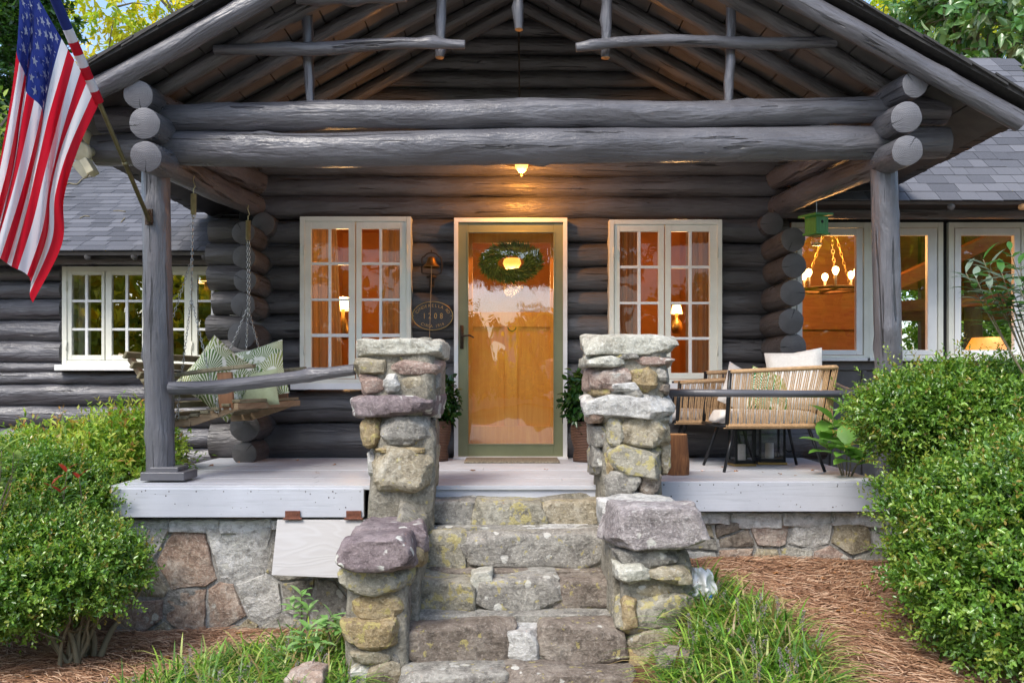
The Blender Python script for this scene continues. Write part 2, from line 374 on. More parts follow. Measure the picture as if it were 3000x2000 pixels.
M['fred'] = flagm('flag_red', (.60, .012, .030)); M['fwhite'] = flagm('flag_white', (.80, .80, .83)); M['fblue'] = flagm('flag_blue', (.028, .045, .22))
M['pole'] = plain('olive_bronze_pole', (.17, .15, .075), .35, .25, 30, 0, metal=.5)
M['flood'] = plain('aged_cream_floodlight', (.48, .44, .30), .45, .15, 14)
M['green'] = wood('green_birdhouse_paint', (.04, .20, .035), (.10, .38, .08), .5, 'World', (20, 20, 2))
M['plywood'] = None
def plywood():
    t = MT('whitewashed_plywood'); c = t.coord('World', (1.1, 1, 5)); n = t.noise(c, 1.6, 1.5, .5, .6); st = t.math('SINE', t.math('MULTIPLY', n, 60)); b = t.noise(t.coord('World', (4, 4, 30)), 3, 4)
    col = t.mix(t.ramp(st, [(.1, 0), (.9, 1)]), (.41, .40, .40), (.435, .43, .435)); col = t.mix(t.math('MULTIPLY', b, .4), col, (.34, .32, .31)); t.set(col, .6, .3); t.bump(st, .15, .002); return t.m
M['plywood'] = plywood()
M['straw'] = None
def strawm():
    t = MT('pine_straw_needles'); r = t.n('ShaderNodeNewGeometry').outputs['Random Per Island']
    t.set(t.ramp(r, [(0, (.10, .045, .025)), (.35, (.24, .12, .065)), (.75, (.40, .23, .135)), (1, (.56, .39, .27))]), .55, .4); return t.m
M['straw'] = strawm()
def groundm():
    t = MT('ground_soil_and_straw'); c = t.coord('World'); n = t.noise(c, 30, 6, .7, 1); b = t.noise(c, .35, 4)
    near = t.mix(t.ramp(n, [(.3, 0), (.7, 1)]), (.06, .03, .018), (.21, .105, .055))
    g = t.mix(n, (.035, .06, .015), (.10, .13, .04))
    sx = t.n('ShaderNodeSeparateXYZ'); t.l(c, sx.inputs[0])
    f = t.ramp(t.math('ADD', t.math('MULTIPLY', sx.outputs[1], .1), t.math('MULTIPLY', b, .2)), [(.12, 0), (.2, 1)])
    t.set(t.mix(f, g, near), .9, .2); t.bump(n, .8, .03); return t.m
M['ground'] = groundm()
M['room'] = plain('dim_room_wall', (.50, .21, .045), .7, .2, 3)
M['dryleaf'] = plain('dry_leaf', (.30, .13, .04), .7, .4, 60)

# ---------------------------------------------------------------- shapes
def resample(pts, step):
    out = [];
    for i in range(len(pts)-1):
        a, b = pts[i], pts[i+1]; n = max(1, int(round((b-a).length/step)))
        for k in range(n): out.append(a.lerp(b, k/n))
    out.append(pts[-1]); return out
def smoothpath(pts, n=3):
    """Catmull-Rom through the points"""
    P = [Vector(p) for p in pts]; P = [P[0]*2-P[1]]+P+[P[-1]*2-P[-2]]; out = []
    for i in range(1, len(P)-2):
        for k in range(n):
            t = k/n; a, b, c, e = P[i-1], P[i], P[i+1], P[i+2]
            out.append(.5*((2*b)+(c-a)*t+(2*a-5*b+4*c-e)*t*t+(3*b-a-3*c+e)*t**3))
    out.append(P[-2]); return out
def log_geo(pts, radii, seed=0, n=20, amp=.045, step=.07, knots=0, wander=.008, flat=0.0, g=None, capmi=1):
    g = g or G(); pts = [Vector(p) for p in pts]
    if not hasattr(radii, '__len__'): radii = [radii]*len(pts)
    L = [0]
    for i in range(len(pts)-1): L.append(L[-1]+(pts[i+1]-pts[i]).length)
    P = resample(pts, step); m = len(P)
    def rad(s):
        for i in range(len(L)-1):
            if s <= L[i+1]+1e-6: return radii[i]+(radii[i+1]-radii[i])*(s-L[i])/(L[i+1]-L[i])
        return radii[-1]
    rnd = random.Random(seed*7+3); kn = [(rnd.uniform(.05, .95)*L[-1], rnd.uniform(0, 2*pi), rnd.uniform(.5, 1.3)) for _ in range(knots)]
    t = (P[-1]-P[0]).normalized(); up0 = Vector((0,0,1)) if abs(t.z) < .8 else Vector((0,-1,0))
    so = seed*3.17; vs = []; s = 0; ring = []
    for i, p in enumerate(P):
        if i: s += (P[i]-P[i-1]).length
        tt = (P[min(i+1, m-1)]-P[max(i-1, 0)]).normalized(); a = tt.cross(up0).normalized(); u = a.cross(tt)
        r = rad(s); off = a*N3(s*.9, so, 1)*wander*2+u*N3(s*.9, so, 7)*wander*2
        if i in (0, m-1): r *= .985
        for k in range(n):
            th = 2*pi*k/n
            rr = r*(1+amp*N3(s*1.6, so+1.4*cos(th), 1.4*sin(th))*1.6+amp*.7*N3(s*6, so+3*cos(th), 3*sin(th)))
            for ks, kt, ka in kn:
                dd = ((s-ks)/.045)**2+((((th-kt+pi) % (2*pi))-pi)*r/.04)**2
                if dd < 6: rr += .016*ka*math.exp(-dd)
            if flat and abs(sin(th)) > .8: rr *= 1-flat*(abs(sin(th))-.8)
            vs.append(p+off+(a*cos(th)+u*sin(th))*rr)
        ring.append((s, r))
    fs = []; uv = []
    for i in range(m-1):
        s0, s1 = ring[i][0], ring[i+1][0]; r = radii[0]
        for k in range(n):
            fs.append((i*n+k, (i+1)*n+k, (i+1)*n+(k+1) % n, i*n+(k+1) % n))
            v0, v1 = 2*pi*k/n*r+so, 2*pi*(k+1)/n*r+so
            uv.append(((s0+so, v0), (s1+so, v0), (s1+so, v1), (s0+so, v1)))
    g.add(vs, fs, 0, uv)
    for i, sg in ((0, -1), (m-1, 1)):
        base = vs[i*n:(i+1)*n]; c = sum((Vector(v) for v in base), Vector())/n
        tt = (P[-1]-P[-2]).normalized() if sg > 0 else (P[1]-P[0]).normalized()
        inner = [c+(Vector(v)-c)*.9+tt*sg*.004 for v in base]
        cv = list(base)+inner+[c+tt*sg*.004]; ff = []; uu = []
        a = Vector(base[0])-c; a.normalize(); b = tt.cross(a)
        U = lambda q: ((Vector(q)-c).dot(a)+.01, (Vector(q)-c).dot(b)+.013)
        for k in range(n):
            k2 = (k+1) % n
            for f in ((k, k2, n+k2, n+k), (n+k, n+k2, 2*n)):
                if sg < 0: f = f[::-1]
                ff.append(f); uu.append(tuple(U(cv[j]) for j in f))
        g.add(cv, ff, capmi, uu)
    return g

def rock_geo(c, size, seed=0, n=8, rnd=.35, amp=.10, g=None, tilt=0):
    """irregular stone filling about the box of given size round c"""
    g = g or G(); idx = {}; vs = []; fs = []; sx, sy, sz = size; c = Vector(c); so = seed*5.31
    R = random.Random(seed); sk = [R.uniform(-.14, .14) for _ in range(6)]
    planes = []
    for _ in range(12):
        v = Vector((R.uniform(-1, 1), -abs(R.uniform(.2, 1)) if R.random() < .7 else R.uniform(-1, 1), R.uniform(-1, 1))).normalized(); planes.append((v, R.uniform(1.25, 1.5) if rnd <= .05 else R.uniform(1.05, 1.32)))
    def vert(i, j, k):
        key = (i, j, k)
        if key in idx: return idx[key]
        p = Vector([math.copysign(abs(2*t_/n-1)**.5, 2*t_/n-1) for t_ in (i, j, k)]); e = 14
        q = p.length and p/((abs(p.x)**e+abs(p.y)**e+abs(p.z)**e)**(1/e)) or p
        sp = p.normalized()*1.12; q = q.lerp(sp, rnd*.5)
        q = Vector((q.x*(1+sk[0]*q.z+sk[4]*q.y), q.y*(1+sk[1]*q.x), q.z*(1+sk[2]*q.x+sk[3]*q.y)))
        for v, dd in planes:
            e2 = q.dot(v)-dd
            if e2 > 0: q -= v*e2*.85
        w = Vector((q.x*sx/2, q.y*sy/2, q.z*sz/2)); mn = min(sx, sy, sz)
        f = noise.fractal(w*3.6/max(.12, mn)*.35+Vector((so, 0, 0)), .9, 2.0, 4)
        f2 = noise.noise(w*26+Vector((0, so, 0)))
        f3 = noise.noise(w*11+Vector((so, so, 3))); f4 = noise.noise(Vector((w.x*6, w.y*6, w.z*38+so))); w += p.normalized()*(f*amp*mn*.9+f2*.006+f3*.010+f4*.006)
        if tilt: w.rotate(Matrix.Rotation(tilt, 3, 'Y'))
        vs.append(c+w); idx[key] = len(vs)-1; return idx[key]
    for a in range(n):
        for b in range(n):
            for side in (0, n):
                q = [(side, a, b), (side, a+1, b), (side, a+1, b+1), (side, a, b+1)]
                fs.append([vert(*t) for t in (q if side else q[::-1])])
                q = [(a, side, b), (a, side, b+1), (a+1, side, b+1), (a+1, side, b)]
                fs.append([vert(*t) for t in (q if side else q[::-1])])
                q = [(a, b, side), (a+1, b, side), (a+1, b+1, side), (a, b+1, side)]
                fs.append([vert(*t) for t in (q if side else q[::-1])])
    g.add(vs, fs); return g
def poly_stone(poly, D, kind, parent, proud=.02, seed=0, name='stone'):
    # a fitted stone: outline in (x, z), face at depth D, edges rolled back into the joint
    R_ = random.Random(seed); P = []
    m = len(poly)
    for i in range(m):
        a, b = Vector((*poly[i], 0)), Vector((*poly[(i+1) % m], 0)); k = max(1, int((b-a).length/.03))
        for j in range(k): P.append(a.lerp(b, j/k))
    c = sum(P, Vector())/len(P); g = G(); n = len(P); vs = []; tx, tz = R_.uniform(-.10, .10), R_.uniform(-.10, .10)
    P = [p+Vector((N3(p.x*14, p.y*14, seed), N3(p.x*14, p.y*14, seed+9), 0))*.010 for p in P]
    rings = [(1.0, .05), (.985, .006), (.955, -.002), (.86, -.004), (.66, -.006), (.42, -.006), (.2, -.006)]
    for f, dy in rings:
        for p in P:
            q = c+(p-c)*f; inner = 1 if f < .99 else .2
            y = D+dy-proud*(1 if f < .99 else 0)+inner*(noise.fractal(Vector((q.x*6, q.y*6, seed)), .8, 2, 4)*.016+N3(q.x*28, q.y*28, seed)*.004+tx*(q.x-c.x)+tz*(q.y-c.y)); vs.append((q.x, y, q.y))
    vs.append((c.x, D-.006-proud+noise.fractal(Vector((c.x*6, c.y*6, seed)), .8, 2, 4)*.016, c.y)); fs = []
    for r in range(len(rings)-1):
        for i in range(n): fs.append((r*n+i, r*n+(i+1) % n, (r+1)*n+(i+1) % n, (r+1)*n+i))
    L_ = (len(rings)-1)*n
    for i in range(n): fs.append((L_+i, L_+(i+1) % n, len(vs)-1))
    ar = sum(poly[i][0]*poly[(i+1) % m][1]-poly[(i+1) % m][0]*poly[i][1] for i in range(m))
    if ar < 0: fs = [f[::-1] for f in fs]
    g.add(vs, fs); return part(name, g, ST[kind] if isinstance(kind, str) else kind, parent, smooth=True)
def cells(seeds, rect, aniso=1.0, gap=.006):
    x0, z0, x1, z1 = rect; out = []
    for i, (sx, sz) in enumerate(seeds):
        poly = [(x0, z0), (x1, z0), (x1, z1), (x0, z1)]
        for j, (tx, tz) in enumerate(seeds):
            if i == j: continue
            mx_, mz_ = (sx+tx)/2, (sz+tz)/2; nx_, nz_ = (tx-sx), (tz-sz)*aniso**2; ln = math.hypot(nx_, nz_); nx_, nz_ = nx_/ln, nz_/ln; new = []
            dd = lambda p: (p[0]-mx_)*nx_+(p[1]-mz_)*nz_+gap
            for k in range(len(poly)):
                a, b = poly[k], poly[(k+1) % len(poly)]; da, db = dd(a), dd(b)
                if da <= 0: new.append(a)
                if (da < 0 < db) or (db < 0 < da): t_ = da/(da-db); new.append((a[0]+(b[0]-a[0])*t_, a[1]+(b[1]-a[1])*t_))
            poly = new
            if len(poly) < 3: break
        if len(poly) >= 3: out.append((i, poly))
    return out
SEED = [100]
def pstone(x0, y0, x1, y1, D, dep, kind, parent, rnd=.26, amp=.10, n=9, name='stone', tilt=0, grow=1.07):
    SEED[0] += 1
    if 5.0 <= D < 5.15 and y1 < 1460: D -= .055; dep += .05
    if 4.34 <= D < 4.56 and y0 > 1600 and (x1 < 1240 or x0 > 1800): D -= .03
    a = W(x0, y1, D); b = W(x1, y0, D)
    c = ((a.x+b.x)/2, D+dep/2, (a.z+b.z)/2)
    g = rock_geo(c, ((b.x-a.x)*grow, dep, (b.z-a.z)*grow), SEED[0], n, rnd, amp, tilt=tilt)
    m = ST[kind] if isinstance(kind, str) else kind
    return part(name, g, m, parent, smooth=True)

def foliage_mesh(name, P, A, Nn, L, Wd, tint, mat, fold=.25, hexa=False, oval=False):
    """many leaves in one mesh; P base, A axis, Nn normal (n,3); L, Wd (n,)"""
    n = len(P); A = A/np.linalg.norm(A, axis=1)[:, None]
    S = np.cross(A, Nn); S /= (np.linalg.norm(S, axis=1)[:, None]+1e-9); U = np.cross(S, A)
    L = L[:, None]; Wd = Wd[:, None]
    if hexa:
        V = np.stack([P, P+A*L*.33-S*Wd*.5+U*Wd*fold, P+A*L*.7-S*Wd*.36+U*Wd*fold*.6, P+A*L-U*L*.08, P+A*L*.7+S*Wd*.36+U*Wd*fold*.6, P+A*L*.33+S*Wd*.5+U*Wd*fold, P+A*L*.5-U*L*0.0], 1)
        fc = np.array([[0,6,1],[1,6,2],[2,6,3],[3,6,4],[4,6,5],[5,6,0]])
    elif oval:
        V = np.stack([P, P+A*L*.3-S*Wd*.46+U*Wd*fold, P+A*L*.75-S*Wd*.40+U*Wd*fold*.7, P+A*L, P+A*L*.75+S*Wd*.40+U*Wd*fold*.7, P+A*L*.3+S*Wd*.46+U*Wd*fold], 1)
        fc = np.array([[0,2,1],[0,3,2],[0,4,3],[0,5,4]])
    else:
        V = np.stack([P, P+A*L*.45-S*Wd*.5+U*Wd*fold, P+A*L, P+A*L*.45+S*Wd*.5+U*Wd*fold], 1)
        fc = np.array([[0,2,1],[0,3,2]])
    k = V.shape[1]; Fc = (fc[None]+(np.arange(n)*k)[:, None, None]).reshape(-1, 3)
    return npmesh(name, V.reshape(-1, 3), Fc, mat, np.repeat(tint, k, 0))
def npmesh(name, V, Fc, mat, tint=None):
    me = bpy.data.meshes.new(name); nv = len(V); nf = len(Fc); w_ = Fc.shape[1]
    me.vertices.add(nv); me.vertices.foreach_set('co', V.astype(np.float32).ravel())
    me.loops.add(nf*w_); me.loops.foreach_set('vertex_index', Fc.astype(np.int32).ravel())
    me.polygons.add(nf); me.polygons.foreach_set('loop_start', np.arange(0, nf*w_, w_, dtype=np.int32)); me.polygons.foreach_set('loop_total', np.full(nf, w_, dtype=np.int32))
    me.update(calc_edges=True)
    if tint is not None:
        ca = me.color_attributes.new('tint', 'FLOAT_COLOR', 'POINT'); ca.data.foreach_set('color', np.concatenate([tint, np.ones((nv, 1))], 1).astype(np.float32).ravel())
    me.materials.append(mat); return me
def unit(v): return v/(np.linalg.norm(v, axis=-1, keepdims=True)+1e-9)
def blob_points(blobs, n, lo=.82, hi=1.05, lump=.16, seed=0, keep_in=.8):
    r = np.random.default_rng(seed); B = np.array(blobs, float); ar = (B[:, 3]*B[:, 4]+B[:, 4]*B[:, 5]+B[:, 3]*B[:, 5]); pr = ar/ar.sum()
    out = []; dirs = []
    while sum(len(o) for o in out) < n:
        m = n*2; bi = r.choice(len(B), m, p=pr); dd = unit(r.normal(size=(m, 3)))
        lum = 1+lump*np.sin(dd[:, 0]*5+bi*1.3+seed)*np.sin(dd[:, 1]*4+bi)+lump*.8*np.sin(dd[:, 2]*9+bi*2.1)*np.cos(dd[:, 0]*7.3+seed)+lump*.5*np.sin(dd[:, 0]*17)*np.sin(dd[:, 2]*15+seed)
        rr = r.uniform(lo, hi, m)*lum
        p = B[bi, :3]+dd*B[bi, 3:6]*rr[:, None]; ok = np.ones(m, bool)
        for j, b in enumerate(B):
            q = ((p-b[:3])/b[3:6]); ins = (np.linalg.norm(q, axis=1) < keep_in) & (bi != j); ok &= ~ins
        out.append(p[ok]); dirs.append(unit(dd/B[bi, 3:6])[ok])
    return np.concatenate(out)[:n], np.concatenate(dirs)[:n]
def sprigs(blobs, ntwig, per, L, Wd, cols, mat, name, seed=0, tl=.10, up=.35, lump=.16, lo=.8, hi=1.04, clipf=None, spread=.5, tipcol=None, droop=0, hexa=False, tipfrac=.22, oval=False):
    r = np.random.default_rng(seed); P0, D0 = blob_points(blobs, ntwig, lo, hi, lump, seed)
    if clipf is not None:
        k = clipf(P0); P0 = P0[k]; D0 = D0[k]
    ntwig = len(P0)
    T = unit(D0*.7+np.array([0, 0, up])+r.normal(size=(ntwig, 3))*spread)
    tlv = tl*r.uniform(.5, 1.6, ntwig)
    t = (np.arange(per)+.3)/per
    P = P0[:, None]+T[:, None]*(tlv[:, None, None]*t[None, :, None])+r.normal(size=(ntwig, per, 3))*L*.12
    ref = unit(r.normal(size=(ntwig, 3))); S = unit(np.cross(T, ref)); Q = np.cross(T, S)
    ang = np.arange(per)*2.4; out = S[:, None]*np.cos(ang)[None, :, None]+Q[:, None]*np.sin(ang)[None, :, None]
    A = unit(T[:, None]*.75+out*.8+r.normal(size=(ntwig, per, 3))*.2+np.array([0, 0, -droop]))
    Nn = unit(T[:, None]*.6+np.array([0, 0, .7])+r.normal(size=(ntwig, per, 3))*.35-out*.2)
    cols = np.array(cols); base = cols[r.integers(0, len(cols), ntwig)][:, None]*np.ones((1, per, 1))
    tint = base*r.uniform(.7, 1.3, (ntwig, per, 1))
    if tipcol is not None:
        tip = np.array(tipcol)[r.integers(0, len(tipcol), ntwig)]; sel = (r.random(ntwig) < tipfrac)[:, None] & (t[None] > .6)
        tint = np.where(sel[..., None], tip[:, None], tint)
    n = ntwig*per
    return foliage_mesh(name, P.reshape(-1, 3), A.reshape(-1, 3), Nn.reshape(-1, 3), L*r.uniform(.6, 1.25, n), Wd*r.uniform(.7, 1.2, n), tint.reshape(-1, 3), mat, hexa=hexa, oval=oval)

# ================================================================ GROUND
def gz(x, y):
    sx = min(1, max(0, (x-.15)/1.0)); sx = sx*sx*(3-2*sx)
    if y > 5.5: h = .50
    else: h = .05+.45*max(0, min(1, (y-2.0)/3.4))**1.1
    far = max(0, min(1, (y+1)/3)); z = sx*h*far+(.05*(1-sx))*far
    if y < 6.5: z += .025*N3(x*1.5, y*1.5, 0)
    return z
def ground():
    xs = np.concatenate([np.linspace(-300, -8, 18)[:-1], np.linspace(-8, 8, 110), np.linspace(8, 300, 18)[1:]])
    ys = np.concatenate([np.linspace(-300, -2, 24)[:-1], np.linspace(-2, 7, 70), np.linspace(7, 300, 20)[1:]])
    V = np.array([(x, y, gz(x, y)) for y in ys for x in xs]); nx = len(xs); ny = len(ys)
    I = np.arange(nx*ny).reshape(ny, nx); Fc = np.stack([I[:-1, :-1], I[:-1, 1:], I[1:, 1:], I[1:, :-1]], -1).reshape(-1, 4)
    me = npmesh('ground', V, Fc, M['ground']); me.polygons.foreach_set('use_smooth', [True]*len(me.polygons)); struct(link('ground', me))
ground()

g = G(); g.box((-9, -12, .02), (9, 2.3, .075)); struct(part('bounce_slab', g, plain('pale_bounce_surface', (.42, .40, .37), .85, .12, 3, .1)))  # unseen pale slab, added to bounce light up under the porch roof
# ================================================================ CABIN
cabin = thing('log_cabin', 'charcoal painted log cabin with a gabled front porch and white windows', 'cabin', (0.1, 7.5, 0))
WD = 7.38   # wall face
LM = [M['log'], M['endlog']]; BM = [M['beam'], M['end']]
op = [(878, 1204, 634, 1141), (1330, 1662, 638, 1347), (1785, 2116, 643, 1141)]
bounds = [350, 402, 452, 510, 571, 637, 708, 779, 849, 919, 992, 1063, 1142, 1240, 1345]
lc = WD+.115; sd = 1
def px2x(px, D): return (px-CX)*D/F
def py2z(py, D): return CAMZ-(py-CY)*D/F
xl, xr = px2x(622, 7.5), px2x(2272, 7.5)
for i in range(len(bounds)-1):
    za, zb = py2z(bounds[i+1], WD), py2z(bounds[i], WD); zc = (za+zb)/2; r = (zb-za)/2*1.06; ym = (bounds[i]+bounds[i+1])/2
    x0 = xl+random.uniform(-.03, .03) if i > 4 else px2x(760, 7.5); x1 = px2x(2300, 7.5)
    if bounds[i] >= 1142: x1 = px2x(2412, 7.5)
    cuts = [(px2x(o[0], 7.35)+.01, px2x(o[1], 7.35)-.01) for o in op if o[2]-8 < ym < o[3]]
    segs = []; c0 = x0
    for a, b in cuts: segs.append((c0, a)); c0 = b
    segs.append((c0, x1))
    for a, b in segs:
        sd += 1
        part('wall_log', log_geo([(a, lc, zc), (b, lc, zc)], [r*random.uniform(.98, 1.04), r], sd, n=18, amp=.09, step=.06, knots=int((b-a)*1.6), flat=.0, wander=.009), LM, cabin, smooth=True)
# gable logs above the porch beams
for i in range(12):
    yb = 350-49*i; z = py2z(yb-24, 7.6); sd += 1
    hw = (4.97+.10-z)/.545
    if hw < .15: break
    part('gable_log', log_geo([(.13-hw-.1, 7.68, z), (.13+hw+.1, 7.68, z)], .079, sd, n=14, amp=.09, step=.1, knots=int(hw*2), wander=.006), LM, cabin, smooth=True)
# dark backing behind the chinks, with openings
g = G()
def wallpanel(g, x0, x1, y0, y1, D0, D1): g.box((x0, D0, py2z(y1, D0)), (x1, D1, py2z(y0, D0)))
B0 = 7.56
edges = [px2x(700, B0), px2x(886, B0), px2x(1196, B0), px2x(1338, B0), px2x(1654, B0), px2x(1793, B0), px2x(2108, B0), px2x(2290, B0)]
for k in (0, 2, 4, 6): wallpanel(g, edges[k], edges[k+1], 372, 1345, B0, B0+.10)
for k, (ya, yb) in zip((1, 3, 5), ((634, 1141), (638, 1347), (643, 1141))):
    wallpanel(g, edges[k], edges[k+1], 372, ya+8, B0, B0+.10)
    if yb < 1300: wallpanel(g, edges[k], edges[k+1], yb-12, 1345, B0, B0+.10)
part('wall_backing', g, M['gap'], cabin)
# corner: ends of the side wall logs that stick out toward the porch
for side, xs_, Dn, Xb in ((0, 712, 6.95, None), (1, 2322, 6.85, None)):
    ys_ = [(682, 34), (753, 34), (823, 33), (893, 36), (982, 41), (1083, 44), (1166, 42), (1250, 44), (1328, 36)] if side == 0 else [(702, 36), (778, 37), (858, 38), (941, 38), (1016, 40), (1097, 40), (1180, 42)]
    for yy, rr in ys_:
        sd += 1; xj = xs_+random.uniform(-5, 6); p = W(xj, yy, Dn+random.uniform(-.04, .04)); r = rr*Dn/F
        if side == 0 and yy == 1083: p.x += .02
        part('corner_log', log_geo([p, (p.x, 7.72, p.z)], [r, r*1.02], sd, n=24, amp=.03, step=.06, knots=0, wander=.002), LM, cabin, smooth=True)
# low cross log ends to the right of the corner are wall logs; one with a knot hole
g = G(); c = W(2313, 1312, 7.36); g.lathe(c, [(.038, 0), (.03, .004), (.022, -.012), (.0001, -.02)], 14, M=Matrix.Rotation(pi/2, 3, 'X')); part('knot_hole', g, [M['gap']], cabin, smooth=True)

# ---- porch roof
RX, RZ, SL = .138, CAMZ+3.32, .545; RD = 5.27; HW = 3.055; BK = 9.2
ang = math.atan(SL)
def roofz(x, off=0): return RZ-SL*abs(x-RX)+off/cos(ang)
roofp = None
g = G()   # roof deck above the planks (asphalt)
for sgn in (-1, 1):
    a = (RX, roofz(RX, .045)); b = (RX+sgn*(HW+.04), roofz(RX+HW+.04, .045))
    vs = [(a[0], RD-.10, a[1]), (b[0], RD-.10, b[1]), (b[0], BK, b[1]), (a[0], BK, a[1])]
    top = [(x, y, z+.05) for x, y, z in vs]
    fs = [(0,1,2,3), (7,6,5,4), (0,4,5,1), (1,5,6,2), (2,6,7,3)]
    if sgn < 0: fs = [f[::-1] for f in fs]
    g.add(vs+top, fs)
roofp = part('porch_roof', g, M['tar'], cabin)
npl = 13; sw = HW/npl
for sgn in (-1, 1):
    for k in range(npl):
        x0, x1 = RX+sgn*(k*sw+.004), RX+sgn*((k+1)*sw-.006); g = G(); dz = random.uniform(-.004, .004)
        vs = [(x, y, roofz(x, o)+dz) for o in (0, .022) for (x, y) in ((x0, RD+.02), (x1, RD+.02), (x1, BK), (x0, BK))]
        fs = [(0,1,2,3), (7,6,5,4), (0,4,5,1), (1,5,6,2), (2,6,7,3), (3,7,4,0)]
        if sgn < 0: fs = [f[::-1] for f in fs]
        g.add(vs, fs); part('ceiling_plank', g, M['plank'], roofp)
# shingle ends along the two front rakes: ragged layered edge
for sgn in (-1, 1):
    for k in range(14):
        s0 = HW/14*k; x0 = RX+sgn*(s0-.01); x1 = RX+sgn*(s0+HW/14+.06); g = G(); y0 = RD-.10-random.uniform(.01, .035); up = .052+random.uniform(0, .006)
        za, zb = roofz(x0, up+.018), roofz(x1, up)
        vs = [(x0, y0, za), (x1, y0, zb), (x1, y0+.6, zb), (x0, y0+.6, za)]; vs += [(x, y, z+.014) for x, y, z in vs]
        fs = [(0,1,2,3), (7,6,5,4), (0,4,5,1), (1,5,6,2), (2,6,7,3), (3,7,4,0)]
        if sgn < 0: fs = [f[::-1] for f in fs]
        g.add(vs, fs); part('shingle', g, M['tar'], roofp)
# eave edges: dark rows of shingle tips seen from below
for sgn in (-1, 1):
    g = G(); x = RX+sgn*(HW+.05); zz = roofz(x, .05)
    y = RD-.08
    while y < 8.2:
        l = random.uniform(.07, .12); g.box((x-.05, y, zz-random.uniform(.012, .022)), (x+.05, y+l-.01, zz+.02)); y += l
    part('eave_edge', g, M['tar'], roofp)
# rake poles (verge logs) under the roof front
for sgn in (-1, 1):
    pts = []
    for s in (0, .8, 1.6, 2.4, HW-.02): pts.append((RX+sgn*s, RD-.02, roofz(RX+s, -.05)))
    sd += 1; part('rake_log', log_geo(pts, .062, sd, n=16, amp=.08, step=.08, knots=5, wander=.012), BM, cabin, smooth=True)
# rafters
for k, y in enumerate((5.62, 6.05, 6.5, 6.95, 7.36)):
    for sgn in (-1, 1):
        pts = [(RX+sgn*s, y+.02*sin(s*3+k), roofz(RX+s, -.055)) for s in (0.02, 1, 2, HW-.45)]
        sd += 1; part('rafter', log_geo(pts, [.056, .056, .054, .05], sd, n=12, amp=.09, step=.1, knots=4, wander=.012), LM, cabin, smooth=True)
# ---- front beams and side plate logs
BD = 5.65
def bpts(l, D=BD): return [W(x, y, D) for x, y in l]
sd += 1
part('front_beam', log_geo(bpts([(292, 352), (480, 348), (900, 342), (1480, 337), (2100, 335), (2580, 325), (2770, 328)]), [.082, .094, .094, .098, .095, .088, .085], 41, n=28, amp=.06, step=.05, knots=12, wander=.010), BM, cabin, smooth=True)
part('front_beam', log_geo(bpts([(282, 442), (480, 437), (900, 438), (1480, 433), (2100, 425), (2580, 424), (2770, 420)]), [.10, .112, .112, .116, .113, .107, .104], 42, n=28, amp=.055, step=.05, knots=14, wander=.010), BM, cabin, smooth=True)
for pts, r in (([W(405, 278, 5.28), W(452, 302, BD), W(640, 415, 6.6), W(775, 480, 7.6)], .088),
               ([W(424, 362, 5.26), W(478, 392, BD), W(650, 490, 6.6), W(775, 545, 7.6)], .094),
               ([W(427, 461, 5.24), W(485, 482, BD), W(650, 562, 6.6), W(768, 612, 7.6)], .094),
               ([W(2683, 246, 5.28), W(2598, 290, BD), W(2400, 400, 6.6), W(2262, 465, 7.6)], .082),
               ([W(2655, 345, 5.26), W(2592, 378, BD), W(2390, 478, 6.6), W(2255, 535, 7.6)], .095),
               ([W(2658, 442, 5.24), W(2590, 470, BD), W(2385, 555, 6.6), W(2258, 616, 7.6)], .093)):
    sd += 1; part('side_plate_log', log_geo(pts, [r, r*1.02, r, r], sd, n=26, amp=.035, step=.06, knots=5, wander=.004), BM, cabin, smooth=True)
# side logs of the main room above the left and right corners (fill behind side plates)
for px, s in ((770, -1), (2262, 1)):
    for yy in (410, 345, 280, 655):
        sd += 1; p = W(px, yy, 7.3); part('corner_log', log_geo([p, (p.x, 8.4, p.z)], .10, sd, n=14, step=.15), LM, cabin, smooth=True)
# posts
sd += 1
part('porch_post', log_geo([W(472, 1390, BD), W(465, 1000, BD), W(458, 700, BD), W(455, 505, BD)], [.091, .089, .088, .088], 51, n=24, amp=.05, step=.05, knots=16, wander=.004), BM, cabin, smooth=True)
part('porch_post', log_geo([W(2606, 1400, BD), W(2601, 1000, BD), W(2595, 700, BD), W(2589, 478, BD)], [.088, .086, .085, .083], 52, n=24, amp=.05, step=.05, knots=18, wander=.004), BM, cabin, smooth=True)
g = G(); g.pbox(410, 1383, 540, 1408, BD-.13, BD+.11); g.pbox(438, 1368, 522, 1383.5, BD-.09, BD+.09); part('post_base', g, M['beam'], cabin, bevel=.006)
# truss poles
def pole(l, r, D, nm='truss_pole', mats=BM, sdd=0, amp=.10, kn=5):
    return part(nm, log_geo([W(x, y, D) for x, y in l], r, sdd, n=14, amp=amp, step=.05, knots=kn, wander=.012), mats, cabin, smooth=True)
CM = [M['beam'], M['cutwood']]
pole([(628, 146), (760, 140), (980, 142), (1180, 134), (1361, 139)], [.030, .038, .042, .036, .029], BD-.10, sdd=61, mats=BM)
pole([(1690, 141), (1800, 128), (1960, 120), (2200, 127), (2450, 124)], [.030, .034, .036, .036, .034], BD-.10, sdd=62, mats=BM)
pole([(898, -60), (903, 120), (911, 300)], [.034, .034, .028], BD, sdd=63)
pole([(2140, -60), (2138, 120), (2134, 298)], [.034, .034, .030], BD, sdd=64)
pole([(1290, -200), (1287, 60), (1284, 168)], [.033, .033, .028], BD, sdd=65, mats=CM)
pole([(1776, -200), (1771, 60), (1768, 170)], [.034, .034, .028], BD, sdd=66, mats=CM)
pole([(1522, -300), (1522, 0), (1522, 86)], [.030, .030, .028], BD, sdd=67, mats=CM)
